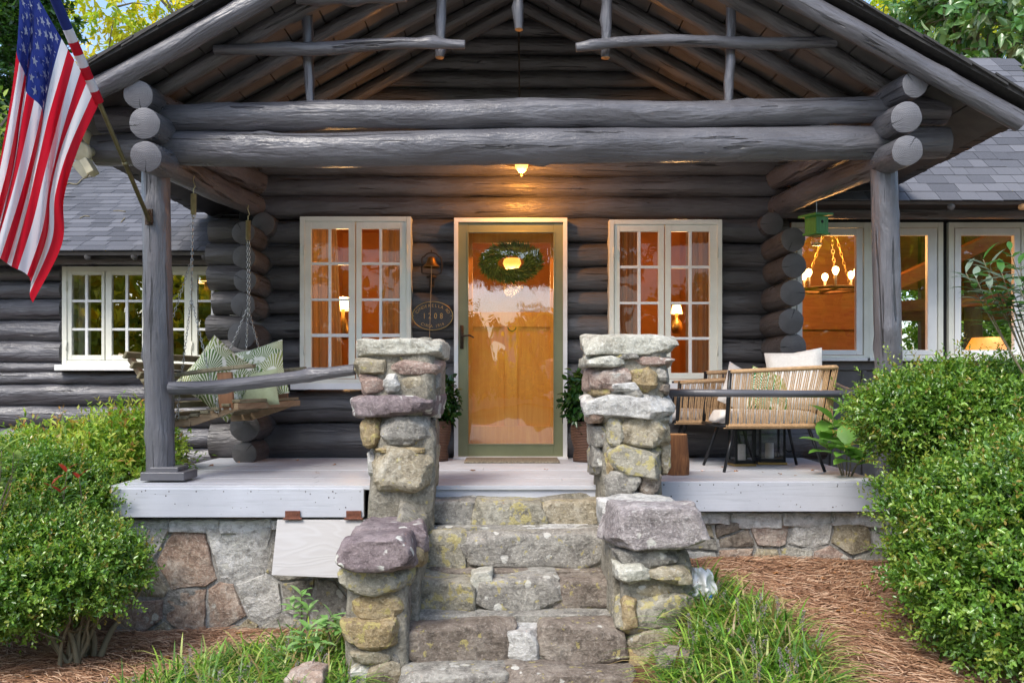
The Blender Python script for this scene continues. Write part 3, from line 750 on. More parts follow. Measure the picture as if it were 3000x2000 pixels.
pole([(870, 4), (1000, 0), (1190, -6)], [.030, .032, .030], BD-.10, sdd=68)
# ---- handrails
part('porch_rail', log_geo([W(500, 1135, 5.6), W(620, 1132, 5.55), (W(820, 1112, 5.45)), W(1040, 1083, 5.35)], [.043, .044, .040, .034], 71, n=18, amp=.09, step=.05, knots=4, wander=.010), BM, cabin, smooth=True, label='rough pole rail')
g = G(); g.tube([W(1960, 1150, 5.4), W(2200, 1152, 5.5), W(2570, 1154, 5.6)], .0245, 16); part('porch_rail', g, M['beam'], cabin, smooth=True, label='smooth metal pipe rail')
part('side_rail', log_geo(smoothpath([W(2415, 1118, 6.9), W(2450, 1128, 6.7), W(2490, 1142, 6.5), W(2530, 1136, 6.3), W(2580, 1150, 6.0), W(2610, 1150, 5.75)], 2), .026, 72, n=10, amp=.15, step=.05, knots=5, wander=.014), [M['plank'], M['end']], cabin, smooth=True)

# ---- deck
DF, DZ = 5.40, CAMZ-.637
deckp = part('deck_frame', G(), M['fascia'], cabin)
ny = 15; pw = (7.46-DF)/ny
for k in range(ny):
    y0 = DF-.02+k*pw; g = G(); x0 = px2x(328, DF); x1 = px2x(2626, DF)
    t = (y0-DF)/2.06; x1b = x1+t*.12
    cutsx = [x0, random.uniform(-1.4, 0), x1b] if k % 2 else [x0, random.uniform(.3, 1.4), x1b]
    dz = random.uniform(-.0015, .0015)
    for a, b in zip(cutsx[:-1], cutsx[1:]):
        g = G(); g.box((a+.001, y0+.0025, DZ-.028+dz), (b-.001, y0+pw-.0025, DZ+dz)); part('deck_plank', g, M['deck'], deckp, bevel=.003)
g = G(); g.pbox(324, 1430, 1066, 1515, DF-.025, DF+.02); part('fascia_board', g, M['fascia'], cabin, bevel=.004)
g = G(); g.pbox(1256, 1425, 1748, 1464, DF+.0, DF+.04); part('fascia_board', g, M['fascia'], cabin, bevel=.003)
g = G(); g.pbox(1936, 1410, 2640, 1498, DF-.022, DF+.02); part('fascia_board', g, M['fascia'], cabin, bevel=.004)
g = G(); g.box((px2x(328, DF), DF+.03, DZ-.20), (px2x(345, DF), 7.4, DZ-.03)); g.box((px2x(2600, DF), DF+.03, DZ-.20), (px2x(2618, DF), 7.4, DZ-.03)); part('side_joist', g, M['fascia'], cabin)
R_n = random.Random(5)
for (xa, xb, ya, yb, D_) in ((335, 1055, 1436, 1508, DF-.0255), (1945, 2600, 1416, 1490, DF-.0225)):
    for k in range(26):
        x = R_n.uniform(xa, xb) if k > 9 else xa+(xb-xa)*k/9; y = R_n.uniform(ya, yb) if k > 9 else ya+3; g = G(); c = W(x, y, D_); r = R_n.uniform(.0022, .0045); g.lathe(c, [(.0001, .002), (r, .0005), (r*1.1, -.002)], 7, M=Matrix.Rotation(pi/2, 3, 'X')); part('nail_head', g, M['iron'], cabin)
# near-black panel standing in for the shade under the deck
g = G(); g.box((-2.35, 5.9, .0), (2.4, 5.95, DZ-.05)); part('underdeck_shade_panel', g, M['gap'], cabin)

# ================================================================ WINDOWS
def frame(g, x0, y0, x1, y1, t, D0, D1, tb=None, tt=None):
    """rectangular frame in photo px; t side width"""
    tb = tb or t; tt = tt or t
    g.pbox(x0, y0, x0+t, y1, D0, D1); g.pbox(x1-t, y0, x1, y1, D0, D1); g.pbox(x0+t-.0, y0, x1-t, y0+tt, D0+.001, D1); g.pbox(x0+t, y1-tb, x1-t, y1, D0+.001, D1)
def casement(outer, ft, sashes, cols, rows, D, sill=None, name='window', gl='glass', hinges=True, label=None, backing=.10):
    x0, y0, x1, y1 = outer; g = G(); frame(g, x0, y0, x1, y1, ft, D, D+.15); w_ = part(name, g, M['trim'], cabin, bevel=.003, label=label)
    for (a, b) in sashes:
        g = G(); cs = [c for c in cols if a < c[0] < b]; top, bot = rows[0][0], rows[-1][1]
        g.pbox(a, y0+ft+1, cs[0][0], y1-ft-1, D+.012, D+.05); g.pbox(cs[-1][1], y0+ft+1, b, y1-ft-1, D+.012, D+.05)
        g.pbox(cs[0][0], y0+ft+1, cs[-1][1], top, D+.013, D+.05); g.pbox(cs[0][0], bot, cs[-1][1], y1-ft-1, D+.013, D+.05)
        part('sash', g, M['trim'], w_, bevel=.003)
        for c0, c1 in zip(cs[:-1], cs[1:]):
            g = G(); g.pbox(c0[1], top, c1[0], bot, D+.018, D+.045); part('muntin', g, M['sill'], w_, bevel=.0025)
        for r0, r1 in zip(rows[:-1], rows[1:]):
            for c in cs:
                g = G(); g.pbox(c[0]-.3, r0[1], c[1]+.3, r1[0], D+.0185, D+.044); part('muntin', g, M['sill'], w_, bevel=.0025)
        for r in rows:
            for c in cs:
                tl = random.uniform(-.003, .003); p = [W(c[0]-2, r[0]-2, D+.032), W(c[1]+2, r[0]-2, D+.032), W(c[1]+2, r[1]+2, D+.032), W(c[0]-2, r[1]+2, D+.032)]
                g = G(); u = random.uniform(-.0015, .0015); v = random.uniform(-.0015, .0015)
                for q, s1, s2 in zip(p, (-1, 1, 1, -1), (1, 1, -1, -1)): q.y += s1*u+s2*v
                g.add(p, [(0, 3, 2, 1)]); part('pane', g, M[gl], w_)
        if hinges:
            for yy in (y0+(y1-y0)*.20, y0+(y1-y0)*.80):
                hx = a-2 if a-x0 < 45 else b+2
                g = G(); c = W(hx, yy, D-.003); g.tube([c+Vector((0, 0, -.042)), c+Vector((0, 0, .042))], .006, 8); part('hinge', g, M['trim'], w_, smooth=True)
    if sill:
        g = G(); a, b, c, d_ = sill; g.pbox(a, b, c, d_, D-.06, D+.1); part('sill', g, M['sill'], w_, bevel=.004)
    return w_
rowsL = [(670, 768), (776, 874), (881, 977), (987, 1078)]
casement((878, 634, 1204, 1124), 14, [(893, 1040), (1043, 1190)], [(912, 962), (970, 1021), (1059, 1111), (1119, 1171)], rowsL, 7.30, (850, 1122, 1215, 1141))
rowsR = [(678, 778), (786, 884), (891, 987), (995, 1092)]
casement((1785, 643, 2116, 1124), 14, [(1800, 1946), (1949, 2101)], [(1816, 1868), (1877, 1929), (1966, 2018), (2027, 2079)], rowsR, 7.30, (1775, 1122, 2126, 1141))
# ---- left wing window, wall, roof
LW = 8.0
rows3 = [(805, 878), (885, 961), (968, 1040)]
casement((181, 780, 700, 1070), 14, [(196, 306), (309, 431), (434, 560), (563, 685)], [(210, 249), (257, 297), (327, 367), (375, 416), (450, 490), (498, 540), (578, 618), (626, 668)], rows3, LW-.06, (158, 1068, 700, 1085), label='four part window of the left wing', gl='wingglass')
bl = [752, 780, 823, 874, 938, 1000, 1062, 1090, 1125, 1188, 1252, 1312, 1372, 1432, 1492, 1552]
for i in range(len(bl)-1):
    za, zb = py2z(bl[i+1], LW), py2z(bl[i], LW); ym = (bl[i]+bl[i+1])/2; r = (zb-za)/2*1.05
    spans = [(-260, 178), ] if 780 < ym < 1085 else [(-260, 690)]
    for a, b in spans:
        if bl[i] >= 1125 and a < 0 and i % 2 == 0: a = -300
        sd += 1; part('wing_wall_log', log_geo([(px2x(a, LW), LW+r*.6, (za+zb)/2), (px2x(b, LW), LW+r*.6, (za+zb)/2)], r, sd, n=16, amp=.09, step=.08, knots=3, wander=.006), [M['beam'], M['end']], cabin, smooth=True)
g = G(); g.box((px2x(-300, LW), LW+.12, 0), (px2x(181, LW), LW+.2, py2z(752, LW))); g.box((px2x(181, LW), LW+.12, 0), (px2x(760, LW), LW+.2, py2z(1066, LW))); g.box((px2x(181, LW), LW+.12, py2z(783, LW)), (px2x(760, LW), LW+.2, py2z(745, LW))); part('wall_backing', g, M['gap'], cabin)
part('eave_log', log_geo([W(-260, 762, 7.75), W(640, 762, 7.75)], .045, 81, n=12, step=.1), LM, cabin, smooth=True)
for px in (255, 392, 600):
    part('rafter_tail', log_geo([W(px, 752, 7.52), W(px, 752, 7.9)], .030, int(px), n=12, step=.1), LM, cabin, smooth=True)
SH = None
def wing_roof(x0, x1, ye, ze, th, slen, exposure, wmin, wmax, name_lab, topcut=None, seed=3, maxparts=300, prio=None):
    """ye, ze: eave line; th slope; rows of shingles"""
    R = random.Random(seed); ct, stt = cos(th), sin(th)
    g = G(); P = lambda x, s, o: (x, ye+s*ct-o*stt, ze+s*stt+o*ct)
    g.add([P(x0, 0, -.03), P(x1, 0, -.03), P(x1, slen, -.03), P(x0, slen, -.03), P(x0, 0, .0), P(x1, 0, .0), P(x1, slen, .0), P(x0, slen, .0)], [(0,3,2,1),(4,5,6,7),(0,1,5,4),(1,2,6,5),(2,3,7,6),(3,0,4,7)])
    rf = part('wing_roof', g, M['plank'], cabin, label=name_lab)
    box = G(); box.box((0, 0, 0), (1, 1, 1)); bm = box.mesh('shingle', M['shingle'])
    cand = []
    nrow = int(slen/exposure); 
    for r in range(nrow):
        x = x0-R.uniform(0, .2)
        while x < x1:
            w_ = R.uniform(wmin, wmax); cand.append((r, x, w_, R.uniform(0, .004), R.uniform(-.004, .004))); x += w_
    def ok(c): return prio(c[0]*exposure, c[1]) if prio else True
    vis = [c for c in cand if ok(c)]; vis = vis[:maxparts]; vs = set(vis); rest = [c for c in cand if c not in vs]
    big = G()
    for lst, ind in ((vis, True), (rest, False)):
        for (r, x, w_, dt, ds) in lst:
            s = r*exposure-.015+ds; L_ = exposure*1.45; xa = x+.002; 
            tiltc = .011+dt
            # matrix: local x -> width, y -> up slope, z -> normal, tilted so the butt sits proud
            ex = Vector((1, 0, 0)); ey = (Vector((0, ct, stt))*L_+Vector((0, -stt, ct))*(-tiltc)); ez = Vector((0, -stt, ct))
            o = Vector(P(xa, s, tiltc+.003)); th_ = .007
            mt = Matrix(((w_-.004, ey.x, ez.x*th_, o.x), (0, ey.y, ez.y*th_, o.y), (0, ey.z, ez.z*th_, o.z), (0, 0, 0, 1)))
            if ind:
                ob = bpy.data.objects.new('shingle', bm); COL.objects.link(ob); ob.parent = rf; ob.matrix_parent_inverse = Matrix(); ob.matrix_local = mt
            else: big.box((0, 0, 0), (1, 1, 1), M=mt)
    if big.v: part('shingle_field', big, M['shingle'], rf, stuff=True)
    return rf
wing_roof(px2x(-900, 7.5), px2x(720, 7.5), 7.5, py2z(745, 7.5)+.02, radians(27), 4.2, .14, .13, .27, 'low pitched slate grey shingle roof', prio=lambda s, x: px2x(150, 7.5+s*.89) < x < px2x(640, 7.5+s*.89) and s < 3.4)
# ---- right wing
RW = 7.78
g = G(); g.box((px2x(2290, RW), RW, .3), (px2x(3300, RW), RW+.12, py2z(1057, RW))); part('panel_wall', g, M['plank'], cabin)
for px in (2350, 2438, 2531, 2620, 2710, 2800):
    g = G(); g.box((px2x(px, RW)-.022, RW-.018, .3), (px2x(px, RW)+.022, RW-.001, py2z(1084, RW))); part('batten', g, M['plank'], cabin, bevel=.003)
g = G(); g.box((px2x(2290, RW), RW-.024, py2z(1084, RW)), (px2x(3300, RW), RW-.001, py2z(1058, RW))); part('apron_board', g, M['plank'], cabin, bevel=.003)
g = G()
for a, b in ((2290, 2344), (2764, 2779)): g.pbox(a, 640, b, 1060, RW-.02, RW+.12)
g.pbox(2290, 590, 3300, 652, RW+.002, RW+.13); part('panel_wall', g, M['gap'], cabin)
def bigwin(x0, x1, gx0, gx1, y0=651, y1=1048, gy0=689, gy1=1025, D=RW-.06, sx=None):
    g = G(); frame(g, x0, y0, x1, y1, 15, D, D+.16, tt=16, tb=8); w_ = part('picture_window', g, M['trim'], cabin, bevel=.003)
    g = G(); a, b = x0+18, x1-18
    g.pbox(a, y0+18, gx0, y1-9, D+.012, D+.06); g.pbox(gx1, y0+18, b, y1-9, D+.012, D+.06); g.pbox(gx0, y0+18, gx1, gy0, D+.013, D+.06); g.pbox(gx0, gy1, gx1, y1-9, D+.013, D+.06)
    part('sash', g, M['sill'], w_, bevel=.003)
    g = G(); p = [W(gx0-2, gy1+2, D+.035), W(gx1+2, gy1+2, D+.035), W(gx1+2, gy0-2, D+.035), W(gx0-2, gy0-2, D+.035)]; g.add(p, [(0, 1, 2, 3)]); part('pane', g, M['bigglass'], w_)
    g = G(); g.pbox(x0-4, y1, x1+4, y1+9, D-.03, D+.1); part('sill', g, M['sill'], w_, bevel=.003)
bigwin(2318, 2546, 2351, 2509); bigwin(2546, 2764, 2582, 2718); bigwin(2780, 3008, 2816, 2972); bigwin(3010, 3230, 3045, 3195)
part('eave_log', log_geo([W(2260, 618, 7.35), W(2640, 622, 7.35), W(3200, 620, 7.35)], .060, 85, n=16, step=.08, amp=.08), LM, cabin, smooth=True)
for px in (2785, 2994): part('rafter_tail', log_geo([W(px, 606, 7.02), W(px, 606, 7.4)], .030, px, n=12, step=.1), [M['log'], M['cutwood'] if px == 2994 else M['endlog']], cabin, smooth=True)
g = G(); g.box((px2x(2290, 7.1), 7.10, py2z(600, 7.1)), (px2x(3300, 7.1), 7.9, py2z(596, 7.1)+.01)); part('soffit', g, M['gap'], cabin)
wing_roof(px2x(2380, 7), px2x(3400, 7), 7.0, py2z(590, 7.0), radians(42), 3.05, .14, .12, .26, 'steep slate grey shingle roof', seed=9, prio=lambda s, x: px2x(2600, 7.0+s*.74) < x < px2x(3020, 7.0+s*.74))
# main roof behind, closing the house
g = G()
zt = RZ+.0; g.add([(RX-2.9, 7.70, 3.38), (RX+2.9, 7.70, 3.38), (RX, 7.70, 4.965), (RX-2.9, 7.78, 3.38), (RX+2.9, 7.78, 3.38), (RX, 7.78, 4.965)], [(0,1,2), (3,5,4), (0,3,4,1), (1,4,5,2), (2,5,3,0)])
part('gable_backing', g, M['gap'], cabin)

# ---- interior shells (rooms behind the windows)
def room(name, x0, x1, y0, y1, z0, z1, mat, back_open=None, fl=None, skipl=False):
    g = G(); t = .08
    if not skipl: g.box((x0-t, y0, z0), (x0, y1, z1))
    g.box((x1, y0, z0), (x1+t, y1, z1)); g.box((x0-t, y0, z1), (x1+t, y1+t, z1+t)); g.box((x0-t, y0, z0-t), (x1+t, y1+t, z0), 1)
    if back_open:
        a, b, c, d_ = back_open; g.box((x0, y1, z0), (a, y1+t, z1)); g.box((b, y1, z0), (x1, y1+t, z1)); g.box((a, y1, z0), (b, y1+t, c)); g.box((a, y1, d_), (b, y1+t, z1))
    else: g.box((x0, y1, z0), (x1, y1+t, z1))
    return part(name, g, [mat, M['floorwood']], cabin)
room('living_room', px2x(800, 7.7), 2.25, 7.68, 11.0, 1.0, 3.6, M['room'])
room('dining_room', 2.45, 8.5, 7.92, 12.2, .95, 3.9, M['amber'], back_open=(5.0, 8.2, 1.2, 3.0), skipl=True)
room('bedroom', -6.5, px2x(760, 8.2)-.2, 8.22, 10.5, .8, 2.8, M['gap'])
# dining room details: sloping beam, mullions of the far windows, partition
g = G(); g.beam(W(2555, 860, 8.9), W(3010, 655, 8.9), .14, .27, up=(0, 1, 0)); part('ceiling_beam', g, M['amber'], cabin, bevel=.01)
g = G(); g.beam(W(2560, 905, 9.3), W(3100, 860, 9.3), .12, .16, up=(0, 1, 0)); part('ceiling_beam', g, M['brownwood'], cabin, bevel=.01)
for x in (4.6, 5.25, 5.9, 6.6, 7.4, 8.1):
    g = G(); g.box((x, 12.1, 1.0), (x+.16, 12.2, 3.9)); part('far_mullion', g, M['brownwood'], cabin)
g = G(); g.box((4.5, 12.08, 2.55), (8.3, 12.2, 2.75)); part('far_mullion', g, M['brownwood'], cabin)
g = G(); g.box((2.50, 10.2, .95), (4.40, 10.3, 3.9)); g.box((2.5, 10.15, 2.30), (4.40, 10.2, 2.42)); part('partition', g, M['amber'], cabin)
g = G(); g.box((2.50, 10.1, .95), (3.02, 10.19, 1.75)); part('fireplace_surround', g, M['gap'], cabin)

# ================================================================ DOOR
g = G(); frame(g, 1330, 638, 1662, 1338, 12, 7.31, 7.47, tb=1); g.pbox(1328, 1338, 1664, 1348, 7.27, 7.47); doorf = part('door_frame', g, M['sill'], cabin, bevel=.003)
g = G(); frame(g, 1342, 650, 1652, 1337, 30, 7.335, 7.375, tb=37); frame(g, 1368, 677, 1626, 1304, 4, 7.328, 7.37)
sd_ = part('storm_door', g, M['sage'], cabin, bevel=.003)
g = G(); ng = 24; vs = []; fs = []
for i in range(ng+1):
    for j in range(ng+1):
        p = W(1370+253*i/ng, 680+621*j/ng, 7.355); p.y += .0016*sin(j*.55+1)+.0012*N3(i*.25, j*.15, 3); vs.append(p)
for i in range(ng):
    for j in range(ng): a = i*(ng+1)+j; fs.append((a, a+1, a+ng+2, a+ng+1))
g.add(vs, fs); part('pane', g, M['doorglass'], sd_, smooth=True)
g = G(); c = W(1353, 987, 7.325)
g.box((c.x-.014, 7.318, c.z-.10), (c.x+.014, 7.334, c.z+.10)); g.tube([(c.x, 7.32, c.z+.0), (c.x, 7.275, c.z)], .009, 10); g.tube([(c.x, 7.275, c.z), (c.x+.03, 7.27, c.z+.008), (c.x+.07, 7.272, c.z+.012), (c.x+.105, 7.28, c.z-.008)], [.009, .008, .007, .006], 8)
part('handle', g, M['iron'], sd_, smooth=True)
# inner wooden door
g = G()
D = 7.50; g.pbox(1345, 655, 1385, 1335, D, D+.04); g.pbox(1612, 655, 1650, 1335, D, D+.04); g.pbox(1385, 655, 1612, 712, D+.001, D+.04); g.pbox(1385, 914, 1612, 958, D+.001, D+.04)
g.pbox(1477, 958, 1517, 1247, D+.001, D+.04); g.pbox(1385, 1247, 1612, 1335, D+.001, D+.04); inner = part('inner_door', g, M['doorwood'], cabin, bevel=.004)
for a, b in ((1385, 1477), (1517, 1612)):
    g = G(); g.pbox(a, 958, b, 1247, D+.018, D+.035); part('door_panel', g, M['doorwood'], inner)
g = G(); g.pbox(1385, 712, 1612, 914, D+.02, D+.025); part('pane', g, M['clear'], inner)
g = G(); c = W(1500, 958, 7.47); g.tube([c+Vector((.035*cos(a), 0, .035*sin(a))) for a in np.linspace(pi, 2*pi, 9)], .006, 6); part('knocker', g, M['iron'], inner, smooth=True)

# ================================================================ STONE STAIRS
stairs = thing('stone_stairs', 'lichen spotted fieldstone stairs climbing to the porch deck', 'stairs', (0.05, 5.0, 0))
def core(x0, y0, x1, y1, D0, D1, par, mat='mortar', nm='mortar_core', amp=.06, seed=1):
    a = W(x0, y1, D0); b = W(x1, y0, D0); g = rock_geo(((a.x+b.x)/2, (D0+D1)/2, (a.z+b.z)/2), (b.x-a.x, D1-D0, b.z-a.z), seed, 14, .03, amp); return part(nm, g, M[mat], par, smooth=True)
core(1215, 1478, 1800, 2100, 5.22, 5.9, stairs, seed=11, amp=.03); core(1210, 1574, 1815, 2100, 5.01, 5.5, stairs, seed=12, amp=.03)
core(1190, 1712, 1840, 2150, 4.75, 5.3, stairs, seed=13, amp=.03); core(1170, 1854, 1850, 2200, 4.47, 5.0, stairs, seed=14, amp=.03)
core(1165, 1995, 1850, 2300, 4.36, 4.8, stairs, seed=15, amp=.03)
for s in [(1240, 1467, 1388, 1541, 5.22, .40, 'grey'), (1388, 1469, 1594, 1543, 5.20, .42, 'yell'), (1592, 1468, 1768, 1540, 5.22, .40, 'tan'),
          (1236, 1562, 1368, 1668, 5.00, .40, 'yell'), (1366, 1561, 1776, 1668, 4.98, .42, 'grey'),
          (1212, 1702, 1398, 1798, 4.72, .44, 'yell'), (1396, 1698, 1640, 1792, 4.72, .44, 'grey'), (1636, 1700, 1828, 1790, 4.73, .42, 'dark'), (1420, 1770, 1530, 1806, 4.74, .2, 'rust'), (1380, 1680, 1440, 1760, 4.735, .2, 'pale'),
          (1176, 1840, 1490, 1958, 4.44, .46, 'dark'), (1484, 1852, 1580, 1945, 4.45, .40, 'ash'), (1576, 1838, 1828, 1945, 4.44, .44, 'dark'),
          (1165, 1985, 1500, 2080, 4.20, .46, 'grey'), (1500, 1985, 1850, 2080, 4.20, .46, 'dark')]:
    pstone(*s, parent=stairs, rnd=.0, amp=.06, n=13)
# thin tread slabs behind the noses
for s in [(1245, 1545, 1500, 1562, 5.12, .35, 'grey'), (1490, 1545, 1775, 1560, 5.12, .35, 'ash'), (1220, 1672, 1830, 1690, 4.9, .3, 'dark'), (1190, 1800, 1835, 1830, 4.62, .32, 'grey'), (1500, 1952, 1840, 1975, 4.4, .3, 'dark'), (1175, 1955, 1500, 1978, 4.4, .3, 'grey')]:
    pstone(*s, parent=stairs, rnd=.0, amp=.06, n=10)

# ================================================================ PILLARS AND PIERS
def column(nm, label, loc, specs, cores):
    t = thing(nm, label, 'stone pillar', loc, 'stone pillars beside the stairs')
    for i, c in enumerate(cores): core(*c, par=t, seed=31+i+int(loc[0]*10), amp=.05)
    for s in specs:
        kw = {} if len(s) < 8 else s[7]
        pstone(*s[:7], parent=t, **kw)
    return t
column('stone_pillar', 'left tall fieldstone pillar under a pale capstone, purple slab halfway up', (-.68, 5.2, 0), [
 (1037, 990, 1287, 1046, 4.98, .56, 'pale', dict(rnd=.10, amp=.07, n=14)),
 (1028, 1050, 1132, 1098, 5.02, .40, 'tan', dict(rnd=.2)), (1128, 1052, 1282, 1100, 5.03, .46, 'pink', dict(rnd=.15, n=11)),
 (1052, 1098, 1128, 1158, 5.05, .35, 'pink'), (1120, 1095, 1170, 1148, 5.00, .28, 'ash'), (1164, 1095, 1262, 1158, 5.04, .40, 'tan'), (1248, 1080, 1284, 1160, 5.14, .34, 'grey'),
 (1016, 1156, 1268, 1224, 4.94, .54, 'purple', dict(rnd=.12, amp=.09, n=14)), (1240, 1170, 1284, 1224, 5.16, .26, 'ash'),
 (1056, 1220, 1118, 1310, 5.05, .34, 'ochre'), (1104, 1216, 1250, 1312, 4.98, .44, 'grey', dict(rnd=.2, amp=.13, n=13)), (1236, 1226, 1276, 1330, 5.16, .28, 'dark'),
 (1094, 1308, 1244, 1334, 5.04, .36, 'ochre', dict(rnd=.2)), (1082, 1318, 1262, 1452, 4.94, .50, 'tan', dict(rnd=.22, amp=.14, n=14)), (1072, 1326, 1104, 1400, 5.12, .3, 'ash'), (1242, 1310, 1272, 1420, 5.16, .3, 'grey'),
 (1090, 1446, 1246, 1524, 5.04, .40, 'yell', dict(rnd=.12, n=11)), (1085, 1510, 1245, 1640, 5.08, .36, 'grey', dict(rnd=.1))],
 [(1054, 1000, 1276, 1220, 5.01, 5.55), (1082, 1215, 1262, 1700, 5.02, 5.52)])
column('stone_pillar', 'right tall fieldstone pillar with pale layered cap, grey slab halfway up', (.78, 5.2, 0), [
 (1726, 976, 1976, 1042, 4.98, .56, 'pale', dict(rnd=.10, amp=.08, n=14)),
 (1720, 1040, 1838, 1076, 5.00, .44, 'pale', dict(rnd=.3, amp=.12)), (1838, 1044, 1976, 1076, 4.99, .46, 'pink', dict(rnd=.12)), (1790, 1030, 1880, 1052, 5.03, .3, 'grey'),
 (1734, 1074, 1864, 1147, 5.02, .40, 'pink', dict(rnd=.08, n=12)), (1855, 1070, 1928, 1152, 5.02, .34, 'ochre'), (1918, 1072, 1966, 1118, 5.05, .34, 'grey', dict(rnd=.45)), (1930, 1116, 1970, 1156, 5.06, .3, 'dark', dict(rnd=.5)),
 (1738, 1130, 1800, 1162, 5.05, .3, 'ochre'), (1790, 1122, 1876, 1146, 5.01, .2, 'ash', dict(rnd=.5)), (1822, 1136, 1882, 1162, 5.03, .3, 'grey'),
 (1726, 1156, 1972, 1226, 4.94, .54, 'ash', dict(rnd=.16, amp=.13, n=14)), (1726, 1166, 1776, 1240, 5.04, .30, 'rust', dict(rnd=.35)), (1950, 1180, 1976, 1244, 5.12, .3, 'ash'),
 (1816, 1224, 1962, 1312, 4.97, .44, 'tan', dict(rnd=.18, amp=.14, n=13)), (1738, 1244, 1796, 1314, 5.10, .36, 'grey', dict(rnd=.3)), (1778, 1222, 1834, 1312, 5.04, .34, 'yell'), (1852, 1216, 1964, 1240, 4.98, .3, 'yell'),
 (1788, 1310, 1944, 1404, 4.92, .46, 'yell', dict(rnd=.16, amp=.12, n=13, tilt=.08)), (1740, 1308, 1790, 1396, 5.12, .36, 'grey', dict(rnd=.3)), (1930, 1262, 1968, 1392, 5.12, .36, 'tan', dict(rnd=.2)), (1774, 1320, 1806, 1392, 5.04, .3, 'ochre'),
 (1780, 1388, 1880, 1458, 5.00, .38, 'grey', dict(rnd=.25)), (1868, 1392, 1940, 1456, 5.01, .38, 'dark', dict(rnd=.25)), (1776, 1450, 1930, 1560, 5.06, .40, 'mortar' and 'grey', dict(rnd=.1))],
 [(1740, 1000, 1960, 1240, 5.01, 5.55), (1762, 1215, 1946, 1700, 5.02, 5.52)])
def pier(nm, label, loc, specs, cores):
    t = thing(nm, label, 'stone pier', loc, 'low stone piers in front of the pillars')
    for i, c in enumerate(cores): core(*c, par=t, seed=51+i+int(loc[0]*10), amp=.05)
    for s in specs: pstone(*s[:7], parent=t, **({} if len(s) < 8 else s[7]))
pier('stone_pier', 'low stone pier left of the stairs topped by purple slabs with white lichen', (-.66, 4.6, 0), [
 (996, 1582, 1196, 1672, 4.22, .40, 'purple', dict(rnd=.0, amp=.03, n=14)), (1035, 1548, 1232, 1618, 4.52, .42, 'purple', dict(rnd=.0, amp=.05, n=13)),
 (1180, 1612, 1236, 1668, 4.46, .3, 'ochre', dict(rnd=.35)),
 (1000, 1672, 1196, 1746, 4.34, .44, 'yell', dict(rnd=.15, n=12)), (1024, 1738, 1180, 1834, 4.38, .40, 'ochre', dict(rnd=.12, n=12)), (1160, 1700, 1196, 1900, 4.5, .36, 'dark', dict(rnd=.1)),
 (1004, 1818, 1168, 1916, 4.30, .46, 'ochre', dict(rnd=.14, amp=.10, n=13, tilt=-.06)), (1014, 1904, 1158, 1954, 4.36, .42, 'tan', dict(rnd=.15)), (1140, 1895, 1180, 2030, 4.4, .36, 'grey'),
 (1010, 1944, 1078, 2060, 4.34, .40, 'pale', dict(rnd=.2)), (1076, 1940, 1172, 2060, 4.33, .42, 'tan', dict(rnd=.2))],
 [(1012, 1600, 1186, 2090, 4.37, 4.95)])
pier('stone_pier', 'low stone pier right of the stairs topped by one big pale purple boulder', (.78, 4.7, 0), [
 (1806, 1494, 2078, 1608, 4.40, .42, 'lilac', dict(rnd=.04, amp=.06, n=15)), (1784, 1476, 1990, 1600, 4.66, .36, 'ash', dict(rnd=.12, n=12)),
 (1812, 1612, 1998, 1664, 4.50, .40, 'grey', dict(rnd=.2, n=12)), (1808, 1656, 1920, 1708, 4.46, .40, 'pale', dict(rnd=.45, amp=.14)), (1894, 1660, 2030, 1712, 4.47, .42, 'tan', dict(rnd=.35, amp=.14)),
 (1846, 1704, 2018, 1762, 4.54, .40, 'tan', dict(rnd=.12, n=12)), (1818, 1750, 2034, 1856, 4.48, .46, 'yell', dict(rnd=.08, n=13)), (1830, 1760, 1870, 1840, 4.45, .2, 'ochre'),
 (1846, 1846, 2018, 1936, 4.46, .44, 'tan', dict(rnd=.12, n=12)), (1854, 1926, 1968, 2030, 4.40, .44, 'ochre', dict(rnd=.2)), (1950, 1930, 2040, 2040, 4.50, .40, 'grey', dict(rnd=.2))],
 [(1830, 1600, 2018, 2090, 4.52, 4.98)])
# side walls of the stair flight between pier and pillar
g = None
for a, b in (((1200, 1245)), ((1765, 1800))):
    x0 = px2x(a, 5.2); x1 = px2x(b, 5.2)
    part('mortar_core', rock_geo(((x0+x1)/2, 4.98, .45), (abs(x1-x0)+.06, .75, .95), a, 12, .03, .05), M['mortar'], stairs, smooth=True)

# ================================================================ FOUNDATION
fnd = thing('stone_foundation_wall', 'mortared fieldstone foundation wall with flaking whitewash under the deck', 'stone wall', (0, 5.6, 0))
for x0, x1, y0, y1, mk in ((338, 1110, 1518, 1900, 'mortarf'), (1960, 2760, 1496, 1760, 'mortarf')):
    a, b = W(x0, y1, 5.53), W(x1, y0, 5.53); nx, nz = 90, 36; g = G(); vs = [(a.x+(b.x-a.x)*i/nx, 5.522+noise.fractal(Vector((i*.12, j*.12, x0)), .8, 2, 4)*.010, a.z+(b.z-a.z)*j/nz) for j in range(nz+1) for i in range(nx+1)]
    g.add(vs, [(j*(nx+1)+i, j*(nx+1)+i+1, (j+1)*(nx+1)+i+1, (j+1)*(nx+1)+i) for j in range(nz) for i in range(nx)]); g.box((a.x, 5.56, a.z), (b.x, 5.85, b.z)); part('mortar', g, M[mk], fnd, smooth=True)
def masonry(pts, rect, D, gap, seed, par, aniso=1.3, proud=.026):
    sc_ = D/F; seeds = [((x-CX)*sc_, CAMZ-(y-CY)*sc_) for x, y, k in pts]; r = ((rect[0]-CX)*sc_, CAMZ-(rect[3]-CY)*sc_, (rect[2]-CX)*sc_, CAMZ-(rect[1]-CY)*sc_)
    for i, poly in cells(seeds, r, aniso, gap): poly_stone(poly, D, pts[i][2], par, proud, seed+i)
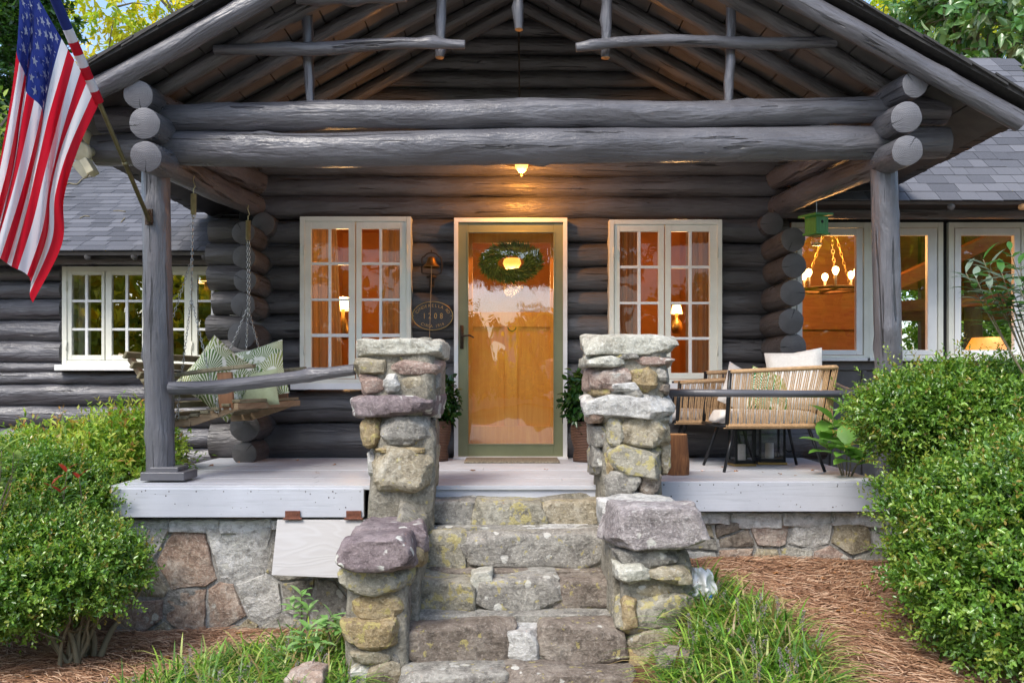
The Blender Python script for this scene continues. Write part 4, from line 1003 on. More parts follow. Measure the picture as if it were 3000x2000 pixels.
masonry([(400, 1590, 'ash'), (540, 1650, 'rust'), (715, 1610, 'ash'), (410, 1700, 'tan'), (410, 1800, 'pink'), (560, 1800, 'rust'), (660, 1800, 'rust'), (780, 1760, 'ash'), (880, 1750, 'grey'), (960, 1760, 'grey'), (860, 1640, 'grey'), (990, 1630, 'tan'), (700, 1860, 'tan'), (830, 1850, 'grey'), (480, 1880, 'tan'), (1060, 1700, 'grey')], (338, 1542, 1110, 1900), 5.535, .009, 400, fnd, aniso=1.1)
masonry([(2010, 1515, 'grey'), (2085, 1512, 'grey'), (2120, 1545, 'dark'), (2060, 1550, 'tan'), (2150, 1582, 'dark'), (2050, 1590, 'grey'), (2050, 1630, 'ash'), (2155, 1622, 'rust'), (2160, 1665, 'ash'), (2240, 1640, 'tan'), (2255, 1562, 'pink'), (2360, 1570, 'ash'), (2330, 1635, 'grey'), (2420, 1640, 'pink'), (2500, 1580, 'tan'), (2600, 1570, 'ash'), (2560, 1650, 'grey'), (2700, 1580, 'tan'), (2680, 1660, 'grey')], (1960, 1528, 2760, 1720), 5.535, .008, 500, fnd, aniso=1.5)
for x0, x1, y0, y1, sx in ((345, 1095, 1522, 1556, 3), (1990, 2740, 1500, 1540, 4)):
    for k in range(5):
        xa, xb = x0+(x1-x0)*k/5, x0+(x1-x0)*(k+1)/5; q = [W(xa, y1+random.uniform(-8, 12), 5.50), W((xa+xb)/2, y1+random.uniform(-8, 16), 5.50), W(xb, y1+random.uniform(-8, 12), 5.50), W(xb, y0, 5.50), W(xa, y0, 5.50)]
        poly_stone([(p.x, p.z) for p in q], 5.50, M['mortarw'], fnd, .004, sx*50+k, name='whitewashed_coping')
# hatch board leaning on the foundation, with rusty hinges
h = thing('hatch_board', 'whitewashed plywood hatch board hung on two rusty hinges below the deck', 'hatch', W(930, 1690, 5.3))
g = G(); a, b, c, d_ = W(812, 1521, 5.385), W(1090, 1521, 5.385), W(1090, 1696, 5.26), W(795, 1684, 5.26); o = Vector((0, .018, -.004)); vs = [a, b, c, d_, a+o, b+o, c+o, d_+o]
g.add(vs, [(3,2,1,0), (4,5,6,7), (0,1,5,4), (1,2,6,5), (2,3,7,6), (3,0,4,7)]); part('board', g, M['plywood'], h, bevel=.003)
for x in (857, 1036):
    g = G(); g.pbox(x-22, 1496, x+22, 1517, 5.362, 5.372); c = W(x, 1519, 5.365); g.tube([c+Vector((-.058, 0, 0)), c+Vector((.058, 0, 0))], .008, 8)
    for q in (-12, 0, 12): c2 = W(x+q, 1505, 5.361); g.tube([c2, c2+Vector((0, -.003, 0))], .004, 6)
    part('hinge', g, M['rust'], h, bevel=.001)
# loose rocks in the beds
def rock(label, px, py, D, sz, kind, sdn):
    t = W(px, py, D); o = part('rock', rock_geo((0, 0, 0), sz, sdn, 12, .35, .14), ST[kind], None, smooth=True); o.location = t; return tag(o, label, 'rock', 'loose rocks at the foot of the stairs')
rock('orange lichen rock peeking up at the bottom edge left of the stairs', 900, 2010, 4.1, (.17, .16, .16), 'rust', 5)
rock('grey jagged rock standing in the grass right of the stairs', 1975, 1965, 4.05, (.15, .16, .22), 'dark', 6)

# ================================================================ FLAG
flag = thing('flag', 'American flag hanging on a bronze pole from the left porch post', 'flag', W(436, 640, 5.5))
g = G(); pA, pB = W(437, 645, 5.52), W(290, 300, 4.98); dr = (pB-pA); g.tube([pA, pA+dr*2.35], .0135, 12); g.tube([pA+dr*.49, pA+dr*.52], .0165, 12); part('flagpole', g, M['pole'], flag, smooth=True)
g = G(); c = W(437, 640, 5.545); g.pbox(424, 612, 446, 658, 5.545, 5.56); g.tube([W(430, 615, 5.50), W(440, 650, 5.54)], .022, 12); part('bracket', g, M['iron'], flag, bevel=.002)
CP = np.array([[(292, 300), (222, 440), (183, 580), (181, 715), (100, 886)],
               [(232, 200), (170, 400), (135, 540), (112, 670), (72, 800)],
               [(171, 98), (140, 240), (108, 400), (62, 580), (6, 765)],
               [(112, -5), (95, 140), (62, 330), (34, 500), (-18, 700)],
               [(52, -105), (62, 40), (44, 230), (4, 450), (-36, 640)]], float)
def cr(P, t):
    n = len(P)-1; x = min(max(t, 0), 1)*n; i = min(int(x), n-1); f = x-i
    a = P[i-1] if i else 2*P[0]-P[1]; b, c = P[i], P[i+1]; e = P[i+2] if i+2 <= n else 2*P[n]-P[n-1]
    return .5*((2*b)+(c-a)*f+(2*a-5*b+4*c-e)*f*f+(3*b-a-3*c+e)*f**3)
dpole = 4.98; dtop = pB.y+(pB.y-pA.y)*1.17
def flagP(u, v):
    row = np.array([cr(CP[k], u) for k in range(5)]); q = cr(row, v)
    D = dpole+(dtop-dpole)*v; s = min(1, u*3.5)
    ph = v*22+u*2.5
    D += s*(.045*sin(ph)+.02*sin(ph*2.3+1+u*4))-.10*u*(1-v)
    q = q+np.array([s*7*sin(ph+1.2), 0])
    return W(q[0], q[1], D)
def flagN(u, v):
    e = .004; a = flagP(u+e, v)-flagP(u-e, v); b = flagP(u, v+e)-flagP(u, v-e); n = a.cross(b).normalized(); return n if n.y < 0 else -n
def patch(u0, u1, v0, v1, nu, nv):
    g = G(); vs = [flagP(u0+(u1-u0)*i/nu, v0+(v1-v0)*j/nv) for i in range(nu+1) for j in range(nv+1)]
    g.add(vs, [(i*(nv+1)+j, i*(nv+1)+j+1, (i+1)*(nv+1)+j+1, (i+1)*(nv+1)+j) for i in range(nu) for j in range(nv)]); return g
for k in range(13):
    u0 = 0 if k < 6 else .40
    part('stripe', patch(u0, 1, k/13, (k+1)/13, 60, 6), M['fred'] if k % 2 == 0 else M['fwhite'], flag, smooth=True)
part('canton', patch(0, .40, 6/13, 1, 30, 30), M['fblue'], flag, smooth=True)
for r in range(9):
    for c_ in range(6 if r % 2 == 0 else 5):
        v = 6/13+(7/13)*(1-(r+.9)/9.8); u = .40*((c_+(.5 if r % 2 == 0 else 1.0))/6.0); g = G(); vs = []
        for i in range(10):
            rr = .034 if i % 2 == 0 else .0135; th = pi/2+i*pi/5; uu, vv = u+rr*cos(th)*.62, v+rr*sin(th)*1.04
            p = flagP(uu, vv); vs.append(p+flagN(uu, vv)*.002)
        vs.append(flagP(u, v)+flagN(u, v)*.002); g.add(vs, [(i, (i+1) % 10, 10) for i in range(10)]); part('star', g, M['fwhite'], flag)
g = G()
# sleeve round the pole
for k in range(13):
    g = G(); t0 = 1+k/13*1.15; t1 = 1+(k+1)/13*1.15; g.tube([pA+dr*t0, pA+dr*t1], .027, 12, caps=False); part('sleeve', g, M['fblue'] if k > 5 else (M['fred'] if k % 2 == 0 else M['fwhite']), flag, smooth=True)

# ================================================================ FLOODLIGHT
fl = thing('floodlight', 'twin head cream floodlight fixed on the left beam end behind the flag', 'floodlight', W(290, 450, 5.7))
g = G(); g.tube([W(292, 440, 5.62), W(262, 440, 5.6)], .03, 10); g.tube([W(268, 420, 5.6), W(268, 470, 5.6)], .016, 8); part('bracket', g, M['flood'], fl, smooth=True)
def head(px, py, D, dirv, R_):
    g = G(); d_ = Vector(dirv).normalized(); Mx = d_.to_track_quat('Z', 'Y').to_matrix()
    g.lathe(W(px, py, D), [(.0001, -.10), (.025, -.10), (.03, -.05), (R_, 0), (R_*1.02, .03), (R_*.9, .032), (R_*.5, .040), (.0001, .043)], 18, M=Mx); return g
part('lamp_head', head(246, 446, 5.5, (-.3, -1, -.3), .065), M['flood'], fl, smooth=True)
part('lamp_head', head(262, 408, 5.62, (.2, .7, -.5), .035), M['flood'], fl, smooth=True)
g = G(); g.beam(W(250, 470, 5.45), W(274, 510, 5.45), .09, .05); g.beam(W(225, 470, 5.5), W(262, 512, 5.5), .02, .09); part('sensor_box', g, M['flood'], fl, bevel=.006)

# ================================================================ SWING
sw_ = thing('porch_swing', 'weathered wooden slatted porch swing hanging by chains from the side log', 'swing', W(600, 1200, 6.3))
OFF = Vector((.13, .95, 0)); DN = 5.85
def SP(px, py, t=0, dy=0): return W(px, py, DN)+OFF*t+Vector((0, dy, 0))
for t, dl in ((.0, 0), (1.0, 0)):
    g = G()
    rail = [SP(492, 1240, t), SP(560, 1236, t), SP(640, 1210, t), SP(705, 1186, t)]
    for a, b in zip(rail[:-1], rail[1:]): g.beam(a, b, .045, .055, up=(0, 0, 1))
    part('seat_rail', g, M['swing'], sw_, bevel=.004)
    g = G(); g.beam(SP(500, 1238, t, .04), SP(376, 1050, t, .04), .03, .075, up=(0, 1, 0)); part('back_support', g, M['swing'], sw_, bevel=.004)
    g = G(); g.beam(SP(666, 1198, t, -.01), SP(660, 1090, t, -.01), .10, .035, up=(0, 1, 0)); ap = part('arm_post', g, M['swingred'], sw_, bevel=.004)
    if t == 0:
        for q in (657, 680): g = G(); c = SP(q, 1197, 0, -.035); g.tube([c, c+Vector((0, -.008, 0))], .008, 8); part('bolt', g, M['steel'], ap)
    g = G(); a, b = SP(420, 1116, t, .0), SP(745, 1071, t, 0)
    pts = [a.lerp(b, k/6)+Vector((0, 0, .012*sin(pi*k/6))) for k in range(7)]
    for p, q in zip(pts[:-1], pts[1:]): g.beam(p, q, .085, .026)
    part('armrest', g, M['mosswood'], sw_, bevel=.005)
A0, A1 = -.05, 1.06
for k in range(7):      # back slats
    f = k/6.3; x, y = 371+(500-371)*f, 1040+(1225-1040)*f; g = G(); g.beam(SP(x+6, y, A0), SP(x+6, y, A1), .05, .020, up=(-.7, 0, .4)); part('back_slat', g, M['mosswood'], sw_, bevel=.004)
for k in range(7):      # seat slats
    f = k/6; x, y = 515+(700-515)*f, 1226-(1226-1174)*f**1.4; g = G(); g.beam(SP(x, y, A0), SP(x, y, A1), .058, .020); part('seat_slat', g, M['mosswood'], sw_, bevel=.004)
g = G(); g.beam(SP(706, 1190, A0-.03), SP(706, 1190, A1+.04), .030, .045); part('front_apron', g, M['swing'], sw_, bevel=.004)
def chain(p, q, sag=0.0, nm='chain', r=.0022, ll=.030):
    p = Vector(p); q = Vector(q); L = (q-p).length; n = max(2, int(L/(ll*.72))); g = G(); d = (q-p).normalized(); a = d.cross(Vector((0, 1, 0))).normalized(); b = d.cross(a)
    for i in range(n):
        c = p.lerp(q, (i+.5)/n)+Vector((0, 0, -sag*4*((i+.5)/n)*(1-(i+.5)/n))); s = a if i % 2 else b*.9+a*.45; s.normalize()
        pts = [c+d*(ll*.5*cos(th))+s*(ll*.25*sin(th)) for th in np.linspace(0, 2*pi, 9)[:-1]]
        g.tube(pts, r, 4, closed=True)
    return part(nm, g, M['steel'], sw_)
def springg(px, py0, py1, D, r=.018):
    g = G(); a, b = W(px, py0, D), W(px, py1, D); n = 22*7; pts = [a.lerp(b, i/n)+Vector((r*cos(2*pi*i/7), r*sin(2*pi*i/7), 0)) for i in range(n+1)]
    g.tube(pts, .0026, 4); g.tube([a, a+Vector((0, 0, .035)), a+Vector((.012, 0, .05)), a+Vector((-.004, 0, .095)), a+Vector((.004, .0, .12))], .0035, 6); g.tube([b+Vector((.012*cos(t_), 0, -.012+.012*sin(t_))) for t_ in np.linspace(0, 2*pi, 9)[:-1]], .003, 4, closed=True)
    return part('spring', g, M['spring'], sw_)
springg(567, 568, 628, 5.83); springg(727, 646, 702, 6.78)
def hook(p):
    g = G(); g.tube([p+Vector((.012*sin(a*2)*1.0, 0, .05-.10*a)) for a in np.linspace(0, 1, 9)], .004, 6); g.tube([p+Vector((.014*cos(a), 0, -.03+.014*sin(a))) for a in np.linspace(0, 2*pi, 9)[:-1]], .004, 5, closed=True); part('hook', g, M['steel'], sw_, smooth=True)
J = W(560, 872, 5.83); chain(W(565, 632, 5.83), J); chain(J, SP(524, 1210, 0, -.03)); chain(J, SP(640, 1190, 0, -.03)); chain(J+Vector((.0, 0, .25)), SP(436, 1125, 0, .02), .01)
J2 = W(726, 900, 6.78); chain(W(725, 708, 6.78), J2); chain(W(731, 708, 6.78), J2+Vector((.012, 0, -.1))); chain(J2, SP(640, 1190, 1, -.03)); chain(J2, SP(540, 1205, 1, -.03)); chain(J2, SP(436, 1125, 1, 0), .01)
for p in (SP(525, 1206, 0, -.035), SP(640, 1188, 0, -.035)): hook(p)

# ================================================================ CUSHIONS
def pillow(name, label, c, wdt, hgt, thick, rot, mat, group=None, squash=0.0, n=14):
    g = G(); vs = []; 
    for sgn in (-1, 1):
        for i in range(n+1):
            for j in range(n+1):
                a, b = 2*i/n-1, 2*j/n-1; f = max(0, (1-a**4))*max(0, (1-b**4)); pin = 1-.10*(1-abs(a)**2)*0-.07*(abs(b)**2*(1-a*a)+abs(a)**2*(1-b*b))
                x = a*wdt/2*(1-.09*(1-b*b)*0-.08*(1-a*a)*0)*(1-.09*(1-abs(b))*abs(a)**3); z = b*hgt/2*(1-.09*(1-abs(a))*abs(b)**3)
                y = sgn*(thick/2*f**.45+.001); y += .008*N3(a*2.4, b*2.4, sgn*3+wdt*9)*f; z -= squash*max(0, 1-abs(a)*1.6)*max(0, b)*hgt*.3
                vs.append((x, y, z))
    N_ = (n+1)**2; fs = []
    for s, o in ((0, 0), (1, N_)):
        for i in range(n):
            for j in range(n):
                q = (o+i*(n+1)+j, o+(i+1)*(n+1)+j, o+(i+1)*(n+1)+j+1, o+i*(n+1)+j+1); fs.append(q if s == 0 else q[::-1])
    g.add(vs, fs); o = part(name, g, mat, None, smooth=True); o.location = c; o.rotation_euler = rot; return tag(o, label, 'cushion', group)
CG = 'cushions on the porch swing'
pillow('cushion', 'pointed palm leaf print cushion nearest on the porch swing', SP(566, 1108, .42), .46, .46, .15, (radians(-8), radians(38), radians(25)), M['palm'], CG)
pillow('cushion', 'long palm leaf print cushion at the back of the porch swing', SP(628, 1092, .66), .54, .42, .14, (radians(-10), radians(-13), radians(-12)), M['palm'], CG)
pillow('cushion', 'plain sage green cushion on the porch swing behind the armrest', SP(668, 1140, .50), .34, .27, .12, (radians(-8), radians(-7), radians(-12)), M['sagecloth'], CG)

# ================================================================ WOVEN CHAIRS (local: faces +y, origin on the deck)
def woven_chair(name, label, W_, H, loc, rz, d=.58, group='woven rope patio chairs'):
    t = thing(name, label, 'chair', loc, group); t.rotation_euler = (0, 0, rz)
    def P(nm, g, m, **k):
        o = part(nm, g, m, t, **k); o.location = (0, 0, 0); return o
    zs = .335; h = W_/2; top = H
    for sx in (-1, 1):
        for sy in (-1, 1):
            g = G(); g.tube([(sx*(h-.11), sy*(d/2-.10), zs), (sx*(h-.035), sy*(d/2+.0), .0)], [.0135, .0115], 10); P('leg', g, M['black'], smooth=True)
    g = G(); fr = [(-h, d/2, zs), (-h, -d/2+.06, zs), (-h+.06, -d/2, zs), (h-.06, -d/2, zs), (h, -d/2+.06, zs), (h, d/2, zs)]
    g.tube(smoothpath(fr, 3), .013, 8); g.tube([fr[0], fr[-1]], .013, 8); g.tube([(-h+.11, -d/2+.1, zs), (-h+.11, d/2-.1, zs)], .012, 8); g.tube([(h-.11, -d/2+.1, zs), (h-.11, d/2-.1, zs)], .012, 8)
    P('seat_frame', g, M['black'], smooth=True)
    e = .045; tr = [(-h-e*.3, d/2-.03, top-.03), (-h-e, -d/2+.05, top), (-h-e+.07, -d/2-.06, top), (h+e-.07, -d/2-.06, top), (h+e, -d/2+.05, top), (h+e*.3, d/2-.03, top-.03)]
    trs = smoothpath(tr, 4); g = G(); g.tube(trs, .016, 8); P('top_rail', g, M['rope'], smooth=True)
    for sx in (-1, 1): g = G(); g.tube([(sx*h, d/2-.01, zs), (sx*(h+e*.3), d/2-.03, top-.02)], .0150, 10); P('upright', g, M['black'], smooth=True)
    for sx in (-.96, .96): g = G(); g.tube([(sx*h, -d/2+.03, zs), (sx*(h+e*.6), -d/2-.03, top-.01)], .0115, 8); P('upright', g, M['black'], smooth=True)
    bs = resample([Vector(p) for p in smoothpath(fr, 6)], .012); tp = resample([Vector(p) for p in smoothpath(tr, 6)], .012)
    n = int(len(bs)*.78); g = G()
    for i in range(n):
        f = (i+.5)/n; a = bs[int(f*(len(bs)-1))]; b = tp[int(f*(len(tp)-1))]
        for o, jj in ((.0, 0),) if True else ():
            j = random.uniform(-.0025, .0025); nrm = Vector((0, -.016, 0))
            g.tube([a+nrm+Vector((j, 0, -.014)), a.lerp(b, .5)+nrm*.6+Vector((j, 0, 0)), b+nrm+Vector((-j, 0, .006))], .0042, 5, caps=False)
            g.tube([a+Vector((0, .012, -.015)), a+nrm+Vector((0, 0, -.015))], .004, 5)
    P('rope_weave', g, M['rope'], stuff=False)
    g = G()
    for i in range(n*2):
        f = (i+.5)/(n*2); k = f*(len(bs)-2); a = bs[int(k)].lerp(bs[int(k)+1], k % 1); tdir = (bs[int(k)+1]-bs[int(k)]).normalized(); sd2 = tdir.cross(Vector((0, 0, 1)))
        g.tube([a+(sd2*cos(q)+Vector((0, 0, 1))*sin(q))*.0165 for q in np.linspace(0, 2*pi, 7)[:-1]], .0034, 4, closed=True)
    P('rope_wrap', g, M['rope'])
    return t
DEC = DZ+.001
lv = Vector((px2x(2232, 6.45), 6.45, DEC))
woven_chair('woven_chair', 'nearer woven rope armchair seen from its side behind the right rail', .62, .755, lv, radians(92), d=.74)
av = Vector((px2x(2088, 6.95), 7.0, DEC))
woven_chair('woven_chair', 'farther woven rope armchair half hidden behind the nearer one under the right window', .52, .68, av, radians(84), d=.62)
def seatpad(label, loc, wdt, dep, th, rz, mat, nm='seat_cushion'):
    g = rock_geo((0, 0, 0), (wdt, dep, th), 4, 12, .12, .02); o = part(nm, g, mat, None, smooth=True); o.location = loc; o.rotation_euler = (0, 0, rz); return tag(o, label, 'cushion', 'cushions on the patio chairs')
seatpad('thick white seat cushion of the nearer rope armchair', lv+Vector((.0, .0, .395)), .74, .50, .10, radians(3), M['cushion2'])
seatpad('beige seat cushion of the farther rope armchair', av+Vector((-.02, .0, .38)), .62, .46, .11, radians(-6), M['cushion'])
CG2 = 'cushions on the patio chairs'
pillow('cushion', 'big white cushion leaning in the right corner of the nearer rope armchair', lv+Vector((.26, .02, .66)), .42, .48, .16, (radians(-12), radians(-5), radians(-20)), M['cushion2'], CG2)
pillow('cushion', 'green and white jungle leaf cushion in the middle of the nearer rope armchair', lv+Vector((.06, .0, .57)), .34, .34, .13, (radians(-14), radians(16), radians(5)), M['palm2'], CG2)
pillow('cushion', 'tan cushion whose corner shows above the nearer rope armchair', lv+Vector((-.10, .16, .58)), .36, .36, .12, (radians(-20), radians(28), radians(10)), M['cushion'], CG2)

# ================================================================ LANTERNS
def lantern(label, px0, px1, pt, pb, D, rz):
    a, b = W(px0, pb, D), W(px1, pt, D); w_ = (b.x-a.x)*.86; H = b.z-a.z; t = thing('lantern', label, 'lantern', ((a.x+b.x)/2, D, DEC), 'lanterns under the rope armchair'); t.rotation_euler = (0, 0, rz)
    def P(nm, g, m, **k): o = part(nm, g, m, t, **k); o.location = (0, 0, 0); return o
    g = G(); g.box((-w_/2-.01, -w_/2-.01, 0), (w_/2+.01, w_/2+.01, .018)); P('base', g, M['brass'], bevel=.002)
    g = G(); r = .009; h2 = H-.06
    for sx in (-1, 1):
        for sy in (-1, 1): g.box((sx*(w_/2-r)-r, sy*(w_/2-r)-r, .018), (sx*(w_/2-r)+r, sy*(w_/2-r)+r, h2))
    g.box((-w_/2, -w_/2, .0185), (w_/2, w_/2, .045)); g.box((-w_/2, -w_/2, h2-.015), (w_/2, w_/2, h2+.008)); P('frame', g, M['black'], bevel=.001)
    g = G(); g.lathe((0, 0, 0), [(w_*.68, h2+.008), (w_*.62, h2+.03), (w_*.42, h2+.05), (w_*.35, H), (.0001, H)], 4, M=Matrix.Rotation(pi/4, 3, 'Z')); P('roof', g, M['black'])
    for sx, sy in ((0, -1), (0, 1), (1, 0), (-1, 0)):
        g = G(); q = w_/2-.01
        if sx == 0: g.add([(-q, sy*q, .04), (q, sy*q, .04), (q, sy*q, h2-.01), (-q, sy*q, h2-.01)], [(0, 1, 2, 3)])
        else: g.add([(sx*q, -q, .04), (sx*q, q, .04), (sx*q, q, h2-.01), (sx*q, -q, h2-.01)], [(0, 1, 2, 3)])
        P('pane', g, M['clear'])
    g = G(); g.lathe((0, 0, .045), [(.034, 0), (.034, .12), (.0001, .12)], 14); P('candle', g, M['cushion'], smooth=True)
lantern('smaller black lantern with gold base under the left part of the nearer rope armchair', 2137, 2205, 1236, 1366, 6.70, radians(8))
lantern('larger black lantern with gold base under the right part of the nearer rope armchair', 2210, 2298, 1205, 1361, 6.85, radians(-4))

# ================================================================ FIREWOOD LOG
o = log_geo([W(1988, 1389, 6.0), W(1988, 1272, 6.0)], [.074, .070], 91, n=26, amp=.09, step=.03, knots=4, wander=.003)
MW = wood('split_log_wood', (.10, .035, .015), (.40, .17, .06), .7, 'World', (22, 22, 2), .8)
t = part('upright_log', o, [MW, M['cutwood']], None, smooth=True); tag(t, 'short reddish barkless log standing on the deck beside the right pillar', 'log')

# ================================================================ BIRDHOUSE
bh = thing('birdhouse', 'green wooden birdhouse with a glass jar beneath, hung from the side log', 'birdhouse', W(2392, 665, 6.7))
rot = Matrix.Translation(W(2392, 683, 6.7)) @ Matrix.Rotation(radians(28), 4, 'Z') @ Matrix.Diagonal((.82, .82, .82, 1))
g = G(); g.box((-.082, -.07, .0), (.082, .07, .155), M=rot); body = part('body', g, M['green'], bh, bevel=.003)
g = G(); 
for k in range(16): pass
c = rot @ Vector((-.01, -.0715, .095)); g.tube([rot @ Vector((.0, -.069, .10)), rot @ Vector((.0, -.0725, .10))], .013, 12); part('entry_hole', g, M['gap'], body)
g = G(); g.box((-.12, -.11, .155), (.12, .11, .178), M=rot @ Matrix.Rotation(radians(-4), 4, 'Y')); part('roof', g, M['green'], bh, bevel=.003)
g = G(); g.box((-.095, -.085, -.022), (.095, .085, -.001), M=rot); part('floor_board', g, M['green'], bh, bevel=.003)
g = G(); g.tube([W(2392, 640, 6.7), W(2392, 585, 6.7)], .003, 6); part('hanging_wire', g, M['steel'], bh)
g = G(); jc = rot @ Vector((0, 0, -.12)); g.lathe(jc, [(.0001, 0), (.036, .002), (.042, .012), (.042, .060), (.034, .07), (.034, .09)], 18); part('jar', g, M['clear'], bh, smooth=True)
g = G(); g.lathe(jc, [(.0361, .07), (.0362, .088)], 18); g.lathe(jc, [(.0001, .003), (.038, .004), (.038, .018), (.0001, .019)], 18); part('jar_lid', g, M['brass'], bh, smooth=True)

# ================================================================ WALL BELL
bl_ = thing('wall_bell', 'small bronze bell on an ornate dark bracket between left window and door', 'bell', W(1264, 800, 7.33))
c = W(1264, 752, 7.22); g = G(); pr = [(.0001, .0), (.018, -.002), (.028, -.012), (.034, -.035), (.042, -.055), (.060, -.075), (.066, -.086), (.060, -.084), (.03, -.04), (.0001, -.02)]; g.lathe(c, [(a*1.15, b*1.05) for a, b in pr], 24); part('bell', g, M['bronze'], bl_, smooth=True)
g = G(); arch = [W(x, y, 7.23) for x, y in ((1236, 800), (1236, 757), (1243, 752), (1250, 744), (1264, 740), (1278, 744), (1285, 752), (1292, 757), (1293, 800), (1264, 803), (1236, 800))]
g.tube(smoothpath(arch, 2), .0065, 6); g.tube([W(1264, 803, 7.23), W(1264, 803, 7.36)], .011, 8); g.pbox(1258, 800, 1272, 842, 7.31, 7.33); g.tube([W(1250, 812, 7.3), W(1278, 812, 7.3)], .012, 8)
g.tube([W(1264, 738, 7.23), W(1264, 732, 7.23)], .006, 6); g.lathe(W(1266, 838, 7.31), [(.0001, -.02), (.018, -.012), (.02, .004), (.0001, .012)], 12); part('bracket', g, M['iron'], bl_, smooth=True)
g = G(); g.tube([W(1264, 770, 7.22), W(1264, 800, 7.22)], .005, 6); g.tube([W(1264, 800, 7.21), W(1263, 836, 7.2), W(1258, 1000, 7.2)], .0022, 5); part('pull_cord', g, M['rope'], bl_)

# ================================================================ HOUSE NUMBER PLAQUE
pl = thing('house_plaque', 'oval dark house number plaque with gold rim and lettering beside the door', 'plaque', W(1267, 925, 7.32))
PC = W(1267.5, 925, 7.295); ra, rb = 60*7.3/F, 42.5*7.3/F
g = G(); n = 48; vs = [PC+Vector((ra*cos(2*pi*k/n), s, rb*sin(2*pi*k/n))) for s in (0, .018) for k in range(n)]; g.add(vs, [tuple(range(n)), tuple(range(2*n-1, n-1, -1))]+[(k, n+k, n+(k+1) % n, (k+1) % n) for k in range(n)]); part('plate', g, plain('plaque_black', (.035, .034, .035), .6, .6, 160), pl)
g = G(); g.tube([PC+Vector(((ra-.003)*cos(2*pi*k/n), -.001, (rb-.003)*sin(2*pi*k/n))) for k in range(n)], .0034, 6, closed=True); part('rim', g, M['brass'], pl, smooth=True)
def char_mesh(ch, size, loc, ang, mat, parent, nm, squeeze=1.0, D=None, rotx=pi/2):
    cu = bpy.data.curves.new('glyph', 'FONT'); cu.body = ch; cu.size = size; cu.align_x = 'CENTER'; cu.align_y = 'CENTER'; cu.extrude = .0012; cu.offset = -.0004
    to = bpy.data.objects.new('glyph', cu); COL.objects.link(to); dg = bpy.context.evaluated_depsgraph_get(); me = bpy.data.meshes.new_from_object(to.evaluated_get(dg)); bpy.data.objects.remove(to); bpy.data.curves.remove(cu)
    me.name = nm; me.materials.clear(); me.materials.append(mat)
    T = Matrix.Translation(loc) @ Matrix.Rotation(-ang, 4, 'Y') @ Matrix.Rotation(rotx, 4, 'X') @ Matrix.Diagonal((squeeze, 1, 1, 1)); me.transform(T); return link(nm, me, parent)
GOLD = plain('gold_lettering', (.50, .29, .08), .45, .15, 60, 0, metal=.4)
def arc(txt, size, a0, a1, fx, fz, flip=1):
    for i, ch in enumerate(txt):
        if ch == ' ': continue
        a = a0+(a1-a0)*i/(len(txt)-1); p = PC+Vector((fx*cos(a), -.0015, fz*sin(a)))
        tx, tz = -fx*sin(a), fz*cos(a); an = math.atan2(tz, tx)
        if flip > 0: an += pi
        char_mesh(ch, size, p, an if flip > 0 else an, GOLD, pl, 'letter')
arc('CINDERELLA RD', .036, radians(158), radians(22), ra*.82, rb*.70, 1)
for ch, x in zip('1208', (1243, 1259, 1276, 1293)): p = W(x, 926, 7.2935); char_mesh(ch, .070, p, 0, GOLD, pl, 'numeral', .72)
arc('CIRCA 1914', .034, radians(232), radians(308), ra*.82, rb*.72, -1)
for x in (1211, 1322): g = G(); p = W(x, 925, 7.294); g.tube([p, p+Vector((0, -.002, 0))], .004, 8); part('screw', g, M['brass'], pl)

# ================================================================ PORCH LAMP
lm = thing('porch_pendant_lamp', 'lit amber glass globe lamp hanging on a thin rod over the door', 'lamp', W(1528, 480, 7.0))
g = G(); c = W(1528, 478, 7.0); g.lathe(c, [(.0001, .03), (.02, .028), (.05, .012), (.056, -.005), (.050, -.035), (.035, -.062), (.015, -.08), (.0001, -.085)], 24); part('globe', g, M['porchlamp'], lm, smooth=True)
g = G(); g.lathe(c, [(.0001, -.084), (.009, -.088), (.009, -.10), (.0001, -.108)], 12); g.lathe(c, [(.058, .0), (.064, .012), (.050, .035), (.012, .05), (.0001, .05)], 20); g.lathe(c, [(.03, .030), (.17, .012), (.172, .018), (.03, .040)], 24); part('cap', g, M['iron'], lm, smooth=True)  # includes a wide hidden disc, added to keep lamp light off the gable
g = G(); g.tube([W(1519, 20, 7.0), W(1522, 300, 7.0), c+Vector((0, 0, .05))], .007, 8); part('rod', g, M['iron'], lm)
def point(nm, loc, e, col, r=.04, parent=None):
    l = bpy.data.lights.new(nm, 'POINT'); l.energy = e; l.color = col; l.shadow_soft_size = r; o = bpy.data.objects.new(nm, l); COL.objects.link(o); o.location = loc
    if parent: o.parent = parent; o.location = Vector(loc)-LOC[parent.name]
    return o
point('lamp_light', c+Vector((0, 0, -.125)), 17, (1, .38, .06), .03, lm)

